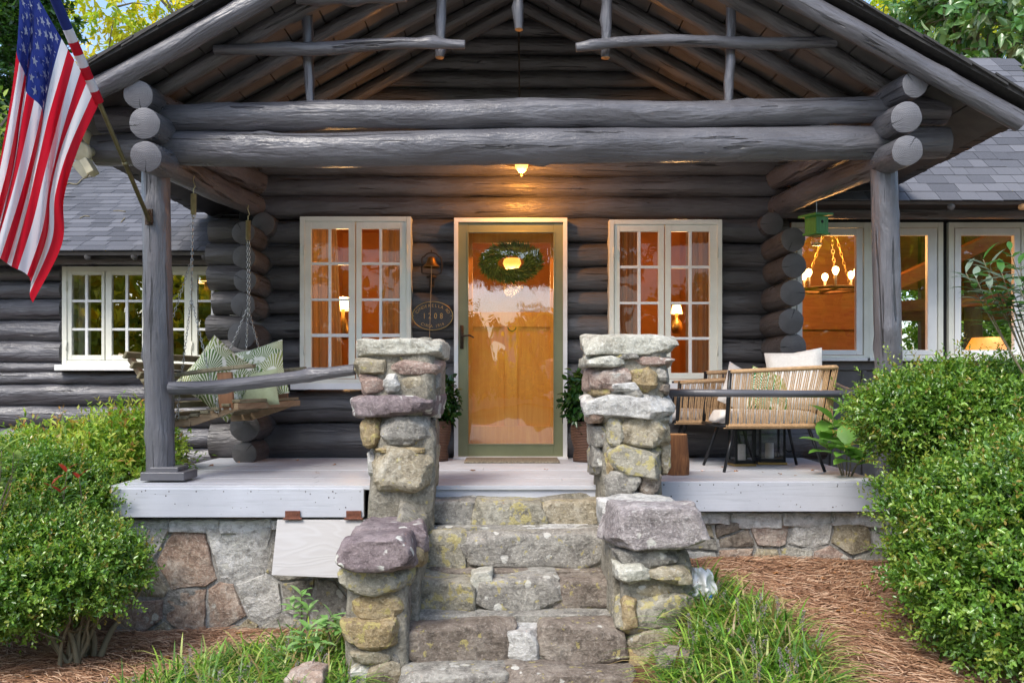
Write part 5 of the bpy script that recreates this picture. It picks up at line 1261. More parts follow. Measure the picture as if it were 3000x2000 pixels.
# ================================================================ INDOOR LAMPS
def table_lamp(label, px, py, D, w0, w1, h, mat, e, nm='table_lamp', base=True, pos=None, col=(1, .55, .2)):
    c = W(px, py, D); t = thing(nm, label, 'lamp', c); g = G(); g.lathe(c, [(w0, h/2), (w1, -h/2)], 20); part('lamp_shade', g, mat, t, smooth=True)
    g = G(); g.lathe(c, [(.015, h*.3), (.02, -h), (.06, -h*1.6), (.07, -h*2.3), (.04, -h*2.8), (.0001, -h*2.8)], 14); part('lamp_base', g, M['brass'], t, smooth=True)
    if e: point('lamp_light', c+Vector((0, -.12, h*.9)), e, col, .05, t)
table_lamp('glowing lamp seen through the left casement window', 1005, 890, 8.7, .06, .13, .13, M['shade'], 14)
table_lamp('small glowing lamp seen through the right casement window', 1982, 907, 9.2, .045, .065, .09, M['shade'], 11)
table_lamp('warm ceiling lamp glimpsed through the left wing window', 604, 815, 9.6, .10, .12, .10, M['shade'], 2)
table_lamp('orange lamp shade behind the right wing window', 2890, 1013, 9.0, .14, .23, .17, M['orangeshade'], 2, col=(1, .4, .1))
t = thing('hall_lamp', 'glowing hall ceiling lamp behind the door wreath', 'lamp', W(1500, 772, 8.8)); g = G(); g.lathe(W(1500, 772, 8.8), [(.0001, .06), (.08, .05), (.095, 0), (.06, -.06), (.0001, -.08)], 16); part('globe', g, M['orangeshade2'], t, smooth=True); point('lamp_light', W(1500, 830, 8.8), 12, (1, .55, .2), .1, t)
ch = thing('chandelier', 'wagon wheel chandelier with six lit bulbs behind the right wing window', 'chandelier', W(2430, 845, 8.8))
cc = W(2432, 843, 8.8); g = G(); g.tube([cc+Vector((.29*cos(a), .29*sin(a), -.02)) for a in np.linspace(0, 2*pi, 25)[:-1]], .018, 6, closed=True); g.beam(cc+Vector((-.29, 0, -.02)), cc+Vector((.29, 0, -.02)), .03, .02); g.beam(cc+Vector((0, -.29, -.02)), cc+Vector((0, .29, -.02)), .03, .02); part('wheel', g, M['brownwood'], ch, smooth=True)
for k in range(6):
    a = 2*pi*k/6+.35; p = cc+Vector((.27*cos(a), .27*sin(a), 0)); g = G(); g.tube([p, p+Vector((0, 0, .10))], .014, 8); part('candle_sleeve', g, M['cushion'], ch, smooth=True)
    g = G(); g.lathe(p+Vector((0, 0, .10)), [(.013, 0), (.03, .03), (.034, .05), (.026, .075), (.0001, .088)], 12); part('bulb', g, M['bulb'], ch, smooth=True)
    if k % 2 == 0:
        g = G(); q = cc+Vector((0, 0, .75)); s = p; n = 16; dd = (q-s)/n
        for i in range(n): cpt = s+dd*(i+.5); ax = dd.normalized(); sdv = ax.cross(Vector((0, 1, 0) if i % 2 else (1, 0, 0))).normalized(); g.tube([cpt+ax*(.032*cos(th))+sdv*(.012*sin(th)) for th in np.linspace(0, 2*pi, 9)[:-1]], .004, 4, closed=True)
        part('chain', g, M['brass'], ch)
point('lamp_light', cc+Vector((0, -.1, .35)), 26, (1, .48, .14), .25, ch)
# curtains
def curtain(label, x0, x1, y0, y1, D, mat='curtain', seed=0, x1b=None):
    g = G(); n = 40; m = 8; vs = []
    for j in range(m+1):
        for i in range(n+1):
            f = i/n; xx = x0+(x1-x0)*f; 
            if x1b: xx = x0+((x1+(x1b-x1)*j/m)-x0)*f
            p = W(xx, y0+(y1-y0)*j/m, D); p.y += .022*sin(f*22+seed)+.01*sin(f*51+j*.2); vs.append(p)
    g.add(vs, [(j*(n+1)+i, (j+1)*(n+1)+i, (j+1)*(n+1)+i+1, j*(n+1)+i+1) for j in range(m) for i in range(n)]); o = part('curtain', g, M[mat], None, smooth=True); return tag(o, label, 'curtain', 'curtains in the cabin windows')
curtain('left curtain in the left casement window', 890, 986, 640, 1120, 7.62, x1b=1006, seed=1); curtain('right curtain in the left casement window', 1112, 1200, 640, 1120, 7.62, seed=2)
curtain('left curtain in the right casement window', 1795, 1878, 645, 1120, 7.62, seed=3); curtain('right curtain in the right casement window', 2008, 2110, 645, 1120, 7.62, seed=4)
curtain('pale curtain at the left of the wing window', 200, 262, 790, 1065, 8.35, 'cushion2', seed=5)

# ================================================================ DOORMAT
g = G(); g.pbox(1358, 1349, 1638, 1360, 6.88, 7.22); 
a = px2x(1360, 6.9); b = px2x(1640, 6.9); g = G(); g.box((a, 6.86, DZ+.0005), (b, 7.24, DZ+.018)); mt = part('doormat', g, plain('woven_mat', (.20, .17, .12), .95, .6, 90, .6), None, bevel=.005); tag(mt, 'thin woven green and tan doormat on the deck before the door', 'doormat')

# ================================================================ WREATH, POTTED PLANTS
r_ = np.random.default_rng(3)
wc = W(1497, 770, 7.462); n = 3400; th = r_.uniform(0, 2*pi, n); ph = r_.uniform(0, 2*pi, n); R0 = .165; rr = .070*np.sqrt(r_.uniform(.2, 1, n))
ex = 1.12; P = np.stack([wc.x+(R0+rr*np.cos(ph))*np.cos(th)*ex, wc.y-.02+rr*np.sin(ph)*.25, wc.z+(R0*.62+rr*np.cos(ph)*.8)*np.sin(th)], 1)
T = np.stack([-np.sin(th)*.8+np.cos(th)*.7, r_.uniform(-.4, .1, n), np.cos(th)*.8+np.sin(th)*.7], 1)+r_.normal(size=(n, 3))*.35; T[:, 1] *= .3
me = foliage_mesh('wreath', P, T, r_.normal(size=(n, 3))+np.array([0, -1, 0]), r_.uniform(.035, .07, n), r_.uniform(.006, .013, n), np.array([.10, .17, .04])*r_.uniform(.5, 1.8, (n, 1)), M['softleaf'])
tag(link('wreath', me), 'dark green fir wreath hanging on the door behind the storm glass', 'wreath')
def potted(label, px, D, ptop, pmid, pbot, wtop, wbot, seed, side=0):
    c = W(px, pbot, D); base = Vector((c.x, D, DEC)); t = thing('potted_plant', label, 'potted plant', base, 'potted plants beside the door')
    zt = py2z(pmid, D); g = G(); h_ = zt-DEC; g.lathe(base, [(.0001, 0), (wbot, 0), (wbot*1.02, h_*.1), (wbot*.93, h_*.3), (wbot*1.15, h_*.55), (wtop*1.05, h_*.8), (wtop, h_), (wtop*.9, h_), (wtop*.85, h_*.8)], 26); part('wicker_basket', g, M['basket'], t, smooth=True)
    zc = (py2z(ptop, D)+zt)/2; me = sprigs([(c.x, D, zc, .15, .14, (py2z(ptop, D)-zt)/2+.02), (c.x-.05, D-.03, zc-.06, .13, .12, .10)], 260, 5, .062, .036, [(.012, .045, .010), (.02, .07, .014), (.04, .10, .02)], M['leaf'], 'foliage', seed, tl=.06, up=.1, spread=.6, droop=.35, hexa=True, lo=.4)
    link('foliage', me, t)
potted('potted green plant in a wicker basket, left of the door behind the left pillar', 1278, 7.10, 1112, 1232, 1346, .12, .10, 21)
potted('potted green plant in a wicker basket, right of the door behind the right pillar', 1718, 7.05, 1105, 1232, 1352, .125, .11, 22)

# ================================================================ SHRUBS
G1 = [(.10, .22, .03), (.14, .29, .04), (.19, .35, .05), (.08, .18, .03), (.25, .40, .07)]
TIP = [(.26, .34, .05), (.22, .34, .05), (.30, .36, .06), (.34, .26, .06)]
def stems(g, base, spread, h, n, seed, r0=.022):
    R = random.Random(seed)
    for i in range(n):
        a = R.uniform(0, 2*pi); d = R.uniform(.1, 1)*spread; p = Vector(base)+Vector((R.uniform(-.5, .5)*spread*.5, R.uniform(-.12, .12), -.03)); q = p+Vector((cos(a)*d, sin(a)*d*.7, h*R.uniform(.7, 1.1)))
        pts = [p, p.lerp(q, .3)+Vector((R.uniform(-.05, .05), 0, .02)), p.lerp(q, .65)+Vector((R.uniform(-.06, .06), R.uniform(-.05, .05), .0)), q]
        g.tube(smoothpath(pts, 3), list(np.linspace(r0*R.uniform(.5, 1), .003, 10)), 6)
        for _ in range(3):
            s = p.lerp(q, R.uniform(.35, .8)); e = s+Vector((R.uniform(-.2, .2), R.uniform(-.2, .2), R.uniform(.1, .3))); g.tube([s, s.lerp(e, .5)+Vector((.01, 0, -.01)), e], [.006, .004, .002], 4)
def shrub(label, base, blobs, ntw, seed, nm='boxwood_shrub', per=9, L=.029, Wd=.0145, cols=G1, tip=TIP, st=12, sth=.5, spread=.35, grp='clipped shrubs framing the porch', tl=.09, lump=.23, up=.35, mat='leaf', tipfrac=.22, inner=.35):
    t = thing(nm, label, 'shrub', base, grp); me = sprigs(blobs, ntw, per, L, Wd, cols, M[mat], 'foliage', seed, tl=tl, up=up, lump=lump, tipcol=tip, tipfrac=tipfrac, lo=.84, oval=nm.startswith('box')); link('foliage', me, t)
    me = sprigs(blobs, int(ntw*.05), 15, L*.9, Wd*.9, list(cols)[2:]+list(tip), M[mat], 'young_shoots', seed+5, tl=.17, up=.55, lump=lump, lo=.96, hi=1.06, spread=.35); link('young_shoots', me, t)
    if inner: me = sprigs([(b[0], b[1], b[2], b[3]*.8, b[4]*.8, b[5]*.8) for b in blobs], int(ntw*inner), per, L*1.2, Wd*1.3, cols, M[mat], 'inner_foliage', seed+1, tl=tl, up=up, lump=lump, lo=.7); link('inner_foliage', me, t)
    g = G(); stems(g, base, spread, sth, st, seed); part('branch', g, M['stem'], t, smooth=True)
    return t
def bl(px, py, D, rx, ry, rz): c = W(px, py, D); return (c.x, c.y, c.z, rx, ry, rz)
def pr_(px, D): return px*D/F
# big right shrub nearest
shrub('large clipped glossy shrub nearest the camera at the lower right', W(2930, 1990, 4.15), [bl(2950, 1525, 4.15, pr_(260, 4.15), .42, pr_(185, 4.15)), bl(2980, 1720, 4.05, pr_(265, 4.05), .42, pr_(225, 4.05)), bl(3150, 1500, 4.2, .45, .45, .40), bl(3150, 1800, 4.1, .42, .4, .3), bl(2870, 1645, 4.15, pr_(165, 4.15), .30, pr_(190, 4.15))], 9500, 31, st=16, sth=.55, spread=.3)
shrub('rounded glossy shrub behind the big one in front of the right post', W(2790, 1560, 4.95), [bl(2815, 1222, 4.95, pr_(230, 4.95), .36, pr_(125, 4.95)), bl(2660, 1210, 4.9, pr_(115, 4.9), .26, pr_(90, 4.9)), bl(2970, 1240, 5.0, .42, .4, .27), bl(2715, 1310, 4.98, pr_(75, 4.95), .20, pr_(80, 4.95)), bl(3080, 1300, 5, .4, .4, .3), bl(2760, 1400, 5.1, .22, .2, .22)], 8200, 32, st=10, sth=.8, spread=.4)
# left boxwood with bare stems
shrub('clipped shrub with bare stems at the foot of the foundation on the left', W(215, 1945, 4.8), [bl(160, 1675, 4.8, pr_(215, 4.8), .36, pr_(90, 4.8)), bl(40, 1710, 4.75, pr_(190, 4.75), .36, pr_(105, 4.75)), bl(290, 1640, 4.85, pr_(100, 4.85), .25, pr_(58, 4.85)), bl(100, 1600, 4.85, pr_(200, 4.85), .34, pr_(75, 4.85)), bl(-120, 1650, 4.8, .4, .4, .35)], 8000, 33, st=20, sth=.62, spread=.36, L=.028)
shrub('upper clipped shrub at the left edge behind the bare stemmed one', W(30, 1850, 5.4), [bl(60, 1430, 5.4, pr_(200, 5.4), .38, pr_(95, 5.4)), bl(190, 1500, 5.3, pr_(115, 5.3), .26, pr_(75, 5.3)), bl(-120, 1480, 5.4, .4, .4, .3)], 4500, 34, st=6, sth=.6, L=.027)
NC = [(.30, .46, .07), (.40, .54, .09), (.20, .36, .06), (.46, .54, .12), (.14, .28, .05)]
shrub('feathery light green nandina bush left of the porch post', W(330, 1560, 6.2), [bl(330, 1360, 6.2, pr_(150, 6.2), .32, pr_(95, 6.2)), bl(180, 1370, 6.3, pr_(170, 6.3), .3, pr_(75, 6.3)), bl(400, 1300, 6.3, pr_(80, 6.3), .25, pr_(60, 6.3)), bl(360, 1440, 6.1, pr_(110, 6.1), .25, pr_(90, 6.1)), bl(20, 1410, 6.3, .3, .3, .15)], 2100, 35, nm='nandina_shrub', per=9, L=.058, Wd=.019, cols=NC, tip=[(.42, .40, .10), (.40, .42, .10), (.42, .24, .08)], tipfrac=.25, st=14, sth=.8, tl=.17, grp='loose shrubs beside the wing wall', lump=.22, up=.2, mat='softleaf', inner=.3)
# red tipped sprigs
def sprig_plant(label, base, tips, L, Wd, cols, seed, nm='young_shrub', redtop=None, leaves=7, cat='plant', mat='leaf', single=True):
    t = thing(nm, label, cat, base); R = random.Random(seed); g = G(); mats_ = {}
    for tp in tips:
        tp = Vector(tp); b = Vector(base); mid = b.lerp(tp, .55)+Vector((R.uniform(-.04, .04), R.uniform(-.04, .04), .03)); path = smoothpath([b, mid, tp], 5); g.tube(path, list(np.linspace(.006, .002, len(path))), 5)
        for k in range(leaves):
            f = 1-.5*(k/leaves)**1.2; i = min(len(path)-2, int(f*(len(path)-1))); p = path[i].lerp(path[i+1], .5) if k else path[-1]; d_ = (path[-1]-path[-2]).normalized(); a = k*2.4+R.random()
            sdv = Vector((cos(a), sin(a), 0)); ax = (d_*(.9 if k < 2 else .35)+sdv*.9+Vector((0, 0, .1))).normalized(); u = (Vector((0, 0, 1))-ax*ax.z).normalized(); s = ax.cross(u); l = L*R.uniform(.7, 1.1); w2 = Wd*R.uniform(.8, 1.1)
            vs = [p]; 
            for f2, ww in ((.12, .35), (.35, .95), (.6, 1.0), (.82, .6)):
                cpt = p+ax*l*f2-u*(l*.25*f2*f2); vs += [cpt-s*w2*.5*ww+u*w2*.12*ww, cpt, cpt+s*w2*.5*ww+u*w2*.12*ww]
            vs.append(p+ax*l-u*l*.28); lg = G(); fs = [(0, 2, 1), (0, 3, 2)]
            for r in range(3): o = 1+3*r; fs += [(o, o+1, o+4, o+3), (o+1, o+2, o+5, o+4)]
            fs += [(10, 11, 13), (11, 12, 13)]; lg.add(vs, fs); m = cols[0] if (redtop and k < 2) else R.choice(cols[1:] if redtop else cols)
            part('leaf', lg, m, t, smooth=True)
    part('stem', g, M['stem'], t, smooth=True); return t
def lm_(name, c, c2=None, rough=.4):
    t = MT(name); v = t.coord('World'); n = t.noise(v, 22, 4); s = t.ramp(t.noise(v, 90, 2), [(.72, 0), (.76, .8)]); t.set(t.mix(s, t.mix(n, tuple(x*.7 for x in c), tuple(x*1.25 for x in c)), (.16, .10, .03)), rough, .5)
    tr = t.n('ShaderNodeBsdfTranslucent'); tr.inputs[0].default_value = (*[x*1.2 for x in c], 1); mx = t.n('ShaderNodeMixShader'); mx.inputs[0].default_value = .3; t.l(t.b.outputs[0], mx.inputs[1]); t.l(tr.outputs[0], mx.inputs[2]); t.l(mx.outputs[0], t.out.inputs[0]); t.bump(n, .3, .004); return t.m
GL = [lm_('glossy_leaf_a', (.08, .2, .04)), lm_('glossy_leaf_b', (.13, .27, .06)), lm_('glossy_leaf_c', (.16, .22, .12))]
sprig_plant('red tipped sprigs rising from the left shrubs', W(215, 1640, 5.0), [W(198, 1375, 4.95), W(232, 1395, 4.9), W(150, 1420, 5.0), W(180, 1440, 4.9)], .085, .032, [lm_('red_leaf', (.28, .03, .012)), GL[0], GL[1]], 4, redtop=True, leaves=9)
YL = [lm_('lime_leaf', (.25, .36, .06), rough=.5), lm_('lime_leaf_b', (.17, .27, .05), rough=.5)]
sprig_plant('lime green leafy shoot at the left edge of the photo', W(-40, 1600, 4.6), [W(5, 1320, 4.6), W(40, 1325, 4.65), W(-20, 1290, 4.6), W(60, 1340, 4.7)], .13, .05, YL, 5)
HL = [lm_('hydrangea_leaf_a', (.13, .30, .04), rough=.5), lm_('hydrangea_leaf_b', (.19, .38, .06), rough=.5)]
hy = sprig_plant('broad leaved hydrangea growing between deck corner and right shrub', W(2480, 1430, 5.95), [W(2440, 1225, 6.0), W(2500, 1215, 6.05), W(2420, 1300, 5.95), W(2480, 1310, 5.8), W(2540, 1270, 5.9), W(2530, 1340, 5.75), W(2470, 1260, 6.1)], .24, .14, HL, 8, nm='hydrangea', leaves=6)
RL = [lm_('rhododendron_leaf_a', (.06, .17, .03), rough=.3), lm_('rhododendron_leaf_b', (.10, .24, .05), rough=.3), lm_('rhododendron_leaf_c', (.20, .27, .20), rough=.35)]
sprig_plant('leafy rhododendron branch reaching in front of the right wing window', W(3060, 1200, 4.7), [W(2900, 780, 4.6), W(2860, 815, 4.55), W(2960, 735, 4.6), W(2935, 800, 4.5), W(2985, 775, 4.6), W(2990, 850, 4.5), W(2830, 800, 4.6), W(2900, 850, 4.55), W(2960, 830, 4.6), W(2880, 760, 4.6)], .125, .034, RL, 9, nm='rhododendron', leaves=15)
WL = [lm_('weed_leaf_a', (.20, .40, .10), rough=.55), lm_('weed_leaf_b', (.28, .46, .16), rough=.55)]
for i, (lab, px, py, D, hh) in enumerate([('tallest leafy weed standing left of the low left pier', 882, 1870, 4.95, .26), ('leafy weed in the grass at the lower left of the pier', 905, 1960, 4.6, .22), ('low leafy weed left of the taller ones in the grass', 840, 1990, 4.6, .16), ('pale leafy weed beside the base of the left pier', 975, 1900, 4.75, .18)]):
    b = W(px, py, D); sprig_plant(lab, b, [b+Vector((0, 0, hh)), b+Vector((.05, -.03, hh*.7)), b+Vector((-.05, -.02, hh*.75))], .105, .036, WL, 40+i, nm='weed', leaves=8)

# ================================================================ GROUND COVER: pine straw, liriope, debris
def needles(n, region, seed):
    r = np.random.default_rng(seed); xs, ys = [], []
    while len(xs) < n:
        x = r.uniform(region[0], region[1], n); y = r.uniform(region[2], region[3], n); k = region[4](x, y); xs += list(x[k]); ys += list(y[k])
    x = np.array(xs[:n]); y = np.array(ys[:n]); z = np.array([gz(a, b) for a, b in zip(x, y)])+r.uniform(.0, .035, n)
    cl = np.sin(x*3.1+y*2.3+seed)*.5+np.sin(x*7-y*5)*.35; a = cl+r.normal(size=n)*.55; L = r.uniform(.07, .17, n); d = np.stack([np.cos(a), np.sin(a), r.normal(size=n)*.12], 1); cv = r.normal(size=n)*.25
    s = np.stack([-np.sin(a), np.cos(a), np.zeros(n)], 1); w_ = r.uniform(.0014, .0026, n)[:, None]; P0 = np.stack([x, y, z], 1); rows = []
    for f in (0, .33, .66, 1.0):
        c = P0+d*(L*(f-.5))[:, None]+s*((f-.5)**2*cv*L)[:, None]+np.array([0, 0, 1])*(.012*(1-(2*f-1)**2)); rows += [c-s*w_+np.array([0, 0, -.0005]), c+s*w_+np.array([0, 0, .0012])]
    V = np.stack(rows, 1).reshape(-1, 3); Fq = np.array([[0, 1, 3, 2], [2, 3, 5, 4], [4, 5, 7, 6]]); Fc = (Fq[None]+(np.arange(n)*8)[:, None, None]).reshape(-1, 4)
    return V, Fc
Vs, Fs, o = [], [], 0
for n, reg in ((26000, (-3.4, -.6, 4.0, 5.6, lambda x, y: y < 5.45)), (34000, (.85, 3.2, 3.0, 5.55, lambda x, y: (y < 5.47) & (x > .8)))):
    V, Fc = needles(n, reg, n); Vs.append(V); Fs.append(Fc+o); o += len(V)
me = npmesh('pine_straw', np.concatenate(Vs), np.concatenate(Fs), M['straw']); q = link('pine_straw', me); tag(q, 'rust brown pine straw mulch covering the garden beds', 'pine straw'); q['kind'] = 'stuff'
def blades(name, n, pts, L, w0, cols, seed, lean=.9, mat='grass'):
    r = np.random.default_rng(seed); x, y = pts(r, n); n = len(x); z = np.array([gz(a, b) for a, b in zip(x, y)]); a = r.uniform(0, 2*pi, n); Lh = L*r.uniform(.5, 1.25, n); ln = r.uniform(.25, 1, n)*lean; o = np.stack([np.cos(a), np.sin(a), 0*a], 1); s = np.stack([-np.sin(a), np.cos(a), 0*a], 1)*(w0*r.uniform(.6, 1.2, n))[:, None]; rows = []
    for f, ww in ((0, .8), (.3, 1), (.6, .9), (.85, .55), (1, .05)):
        c = np.stack([x, y, z], 1)+o*(Lh*ln*f**1.7)[:, None]+np.array([0, 0, 1])*(Lh*(f-.55*ln*f**2.6))[:, None]; rows += [c-s*ww, c+s*ww]
    V = np.stack(rows, 1).reshape(-1, 3); Fq = np.array([[0, 1, 3, 2], [2, 3, 5, 4], [4, 5, 7, 6], [6, 7, 9, 8]]); Fc = (Fq[None]+(np.arange(n)*10)[:, None, None]).reshape(-1, 4)
    cols = np.array(cols); tint = np.repeat(cols[r.integers(0, len(cols), n)]*r.uniform(.7, 1.3, (n, 1)), 10, 0); return npmesh(name, V, Fc, M[mat], tint)
GC = [(.12, .27, .03), (.18, .36, .04), (.28, .44, .06), (.09, .21, .03), (.42, .48, .14), (.36, .27, .12), (.07, .16, .03)]
def inpoly(poly, D=None):
    def f(r, n):
        P_ = []
        while len(P_) < n:
            x = r.uniform(min(p[0] for p in poly), max(p[0] for p in poly)); y = r.uniform(min(p[1] for p in poly), max(p[1] for p in poly)); ins = False; j = len(poly)-1
            for i in range(len(poly)):
                if (poly[i][1] > y) != (poly[j][1] > y) and x < (poly[j][0]-poly[i][0])*(y-poly[i][1])/(poly[j][1]-poly[i][1])+poly[i][0]: ins = not ins
                j = i
            if ins: P_.append((x, y))
        P_ = np.array(P_); c = P_+r.normal(size=P_.shape)*.02; return c[:, 0], c[:, 1]
    return f
LP = [(-.88, 5.2), (-1.15, 5.1), (-1.7, 4.5), (-1.9, 4.1), (-1.9, 3.6), (-.65, 3.5), (-.75, 4.3), (-.92, 4.5)]
RP = [(.92, 4.75), (1.12, 4.95), (1.3, 4.6), (1.46, 4.25), (1.42, 3.8), (1.3, 3.3), (.62, 3.3), (.75, 4.0), (.98, 4.3)]
for nm, poly, n, lab, sdn in (('liriope_bed', LP, 4000, 'green liriope grass filling the bed left of the stairs', 5), ('liriope_bed', RP, 4300, 'bright green liriope grass spreading below the right pier', 6)):
    q = link(nm, blades(nm, n, inpoly(poly), .27, .0058, GC, sdn, lean=1.35)); tag(q, lab, 'grass'); q['kind'] = 'stuff'
# flower spikes
r_ = np.random.default_rng(12)
for poly, n, lab, sdn in ((LP, 34, 'pale mauve liriope flower spikes in the left bed', 51), (RP, 42, 'pale mauve liriope flower spikes in the right bed', 52)):
    x, y = inpoly(poly)(np.random.default_rng(sdn), n); Ps, As, Ns, Ls, Ws = [], [], [], [], []
    for a, b in zip(x, y):
        z0 = gz(a, b); h_ = r_.uniform(.17, .27); lean = r_.normal(size=2)*.03
        for k in range(60):
            f = k/60; c = np.array([a+lean[0]*f, b+lean[1]*f, z0+h_*(.66+.34*f)]); dd = unit(r_.normal(size=3)); Ps.append(c+dd*.007*(1-f*.6)); As.append(dd); Ns.append(r_.normal(size=3)); Ls.append(.007); Ws.append(.006)
        Ps.append(np.array([a, b, z0])); As.append(np.array([lean[0], lean[1], h_])); Ns.append(np.array([0, -1, 0])); Ls.append(h_); Ws.append(.004)
    n_ = len(Ps); tint = np.tile([.36, .30, .38], (n_, 1))*r_.uniform(.7, 1.3, (n_, 1)); me = foliage_mesh('flower_spikes', np.array(Ps), np.array(As), np.array(Ns), np.array(Ls), np.array(Ws), tint, M['softleaf']); q = link('flower_spikes', me); tag(q, lab, 'flowers'); q['kind'] = 'stuff'
# low leafy weeds mixed in
for poly, n, lab, sdn in ((LP, 260, 'small broad leaved ground cover among the left bed grass', 61),):
    x, y = inpoly(poly)(np.random.default_rng(sdn), n); m = 7; P = np.repeat(np.stack([x, y, [gz(a, b)+.08 for a, b in zip(x, y)]], 1), m, 0)+r_.normal(size=(n*m, 3))*.02
    A = unit(r_.normal(size=(n*m, 3))+np.array([0, 0, .5])); q = link('ground_cover', foliage_mesh('ground_cover', P, A, unit(r_.normal(size=(n*m, 3))*.4+np.array([0, 0, 1])), r_.uniform(.03, .06, n*m), r_.uniform(.014, .024, n*m), np.array([.12, .24, .07])*r_.uniform(.7, 1.4, (n*m, 1)), M['softleaf'], hexa=True)); tag(q, lab, 'plants'); q['kind'] = 'stuff'
# dry leaves on the deck and straw
R = random.Random(77)
def dryleaf(p, s, nm='dry_leaf'):
    g = G(); a = R.uniform(0, 6.28); vs = []
    for i in range(7): th = a+i*2*pi/7; rr = s*(1 if i % 2 else .55); vs.append(Vector(p)+Vector((rr*cos(th), rr*sin(th)*.7, R.uniform(.0, s*.6))))
    vs.append(Vector(p)+Vector((0, 0, .003))); g.add(vs, [(i, (i+1) % 7, 7) for i in range(7)]); return g
g = G()
for px, D in ((2060, 6.2), (2155, 6.2), (2236, 6.15), (2382, 6.25), (2470, 6.0), (2115, 6.5), (1960, 6.3), (620, 6.6), (700, 6.9), (870, 7.1), (980, 6.7), (1600, 6.3), (930, 6.1), (2330, 5.9), (2285, 6.0), (1385, 6.2)):
    q = dryleaf((px2x(px, D), D, DZ+.003), R.uniform(.012, .028)); g.add(q.v, q.f)
o = part('fallen_leaves', g, M['dryleaf']); tag(o, 'few curled dry leaves scattered on the pale deck', 'leaves'); o['kind'] = 'stuff'
g = G()
for _ in range(60):
    x, y = (R.uniform(-2.6, -1.0), R.uniform(4.5, 5.4)) if R.random() < .4 else (R.uniform(1.0, 2.6), R.uniform(3.9, 5.4)); q = dryleaf((x, y, gz(x, y)+.035), R.uniform(.015, .032)); g.add(q.v, q.f)
for px, py, D in ((1250, 1685, 4.95), (1270, 1690, 4.9), (1735, 1680, 5.0), (1740, 1560, 5.15), (1690, 1975, 4.5)): q = dryleaf((px2x(px, D), D, py2z(py, D)+.01), .02); g.add(q.v, q.f)
o = part('fallen_leaves', g, M['dryleaf']); tag(o, 'dry leaves lying on the pine straw and stone steps', 'leaves'); o['kind'] = 'stuff'
def twig(label, pts, r=.005):
    g = G(); g.tube(smoothpath(pts, 3), r, 6); o = part('twig', g, M['cutwood' if False else 'stem'], None, smooth=True); tag(o, label, 'twig', 'twigs fallen on the left roof')
def roofpt(px, py):
    # point on the left wing roof under a photo pixel
    th = radians(27); z0 = py2z(745, 7.5)+.02; k = -(py-CY)/F; x_ = (px-CX)/F; s = (CAMZ+k*7.5-z0)/(math.sin(th)-k*math.cos(th)); D = 7.5+s*math.cos(th); return Vector((x_*D, D, z0+s*math.sin(th)+.03))
twig('crooked bare lichen twig on the roof below the floodlight', [roofpt(178, 560), roofpt(200, 545), roofpt(225, 548), roofpt(245, 530), roofpt(278, 523)], .008)
twig('short pale twig lying mid roof left of the post', [roofpt(355, 660), roofpt(362, 652), roofpt(366, 648)], .006)
twig('thin straight twig lying across the upper roof', [roofpt(332, 627), roofpt(350, 626), roofpt(368, 629)], .005)
twig('small brown twig beside the flag on the roof', [roofpt(235, 648), roofpt(248, 642), roofpt(262, 643)], .006)

# plastic bag
g = G(); n = 26; bc = W(2055, 1720, 4.62); vs = []
for i in range(n+1):
    for j in range(n+1):
        a, b = i/n*2-1, j/n*2-1; f = 1-.35*abs(b)**2; x = a*.082*f+.02*N3(a*2, b*2, 1)-.02*b; z = b*.105+.02*N3(a*2, b*2, 5); y = .06*N3(a*2.2, b*2.2, 9)+.03*abs(N3(a*5, b*4, 2))-.06*(1-a*a)*(1-b*b); vs.append(bc+Vector((x, y, z)))
g.add(vs, [(i*(n+1)+j, (i+1)*(n+1)+j, (i+1)*(n+1)+j+1, i*(n+1)+j+1) for i in range(n) for j in range(n)])
t = MT('crumpled_plastic'); nn = t.noise(t.coord('World'), 13, 3); t.set(t.ramp(nn, [(.40, (.80, .82, .83)), (.62, (.86, .88, .87)), (.64, (.05, .26, .16)), (.665, (.86, .88, .87))]), .25, .6); tb = t.n('ShaderNodeBsdfTransparent'); mx = t.n('ShaderNodeMixShader'); mx.inputs[0].default_value = .15; t.l(t.b.outputs[0], mx.inputs[1]); t.l(tb.outputs[0], mx.inputs[2]); t.l(mx.outputs[0], t.out.inputs[0]); t.bump(t.noise(t.coord('World'), 30, 4), .8, .01)
bag = thing('plastic_bag', 'crumpled clear and white plastic bag with green print against the right pier', 'plastic bag', bc); part('bag', g, t.m, bag, smooth=True)
BG = plain('bag_green_print', (.02, .16, .10), .4, .1); Bb = plain('bag_blue_print', (.05, .16, .5), .4, .1)
for i, chh in enumerate('PECAN'): char_mesh(chh, .026, bc+Vector((-.030+.004*i, -.075, .018-i*.021)), radians(-70), BG, bag, 'letter')
g = G(); p0 = bc+Vector((.02, -.074, -.03)); g.add([p0, p0+Vector((.022, 0, -.045)), p0+Vector((.034, .01, -.04)), p0+Vector((.02, .005, .01))], [(0, 1, 2, 3)]); part('blue_patch', g, Bb, bag)

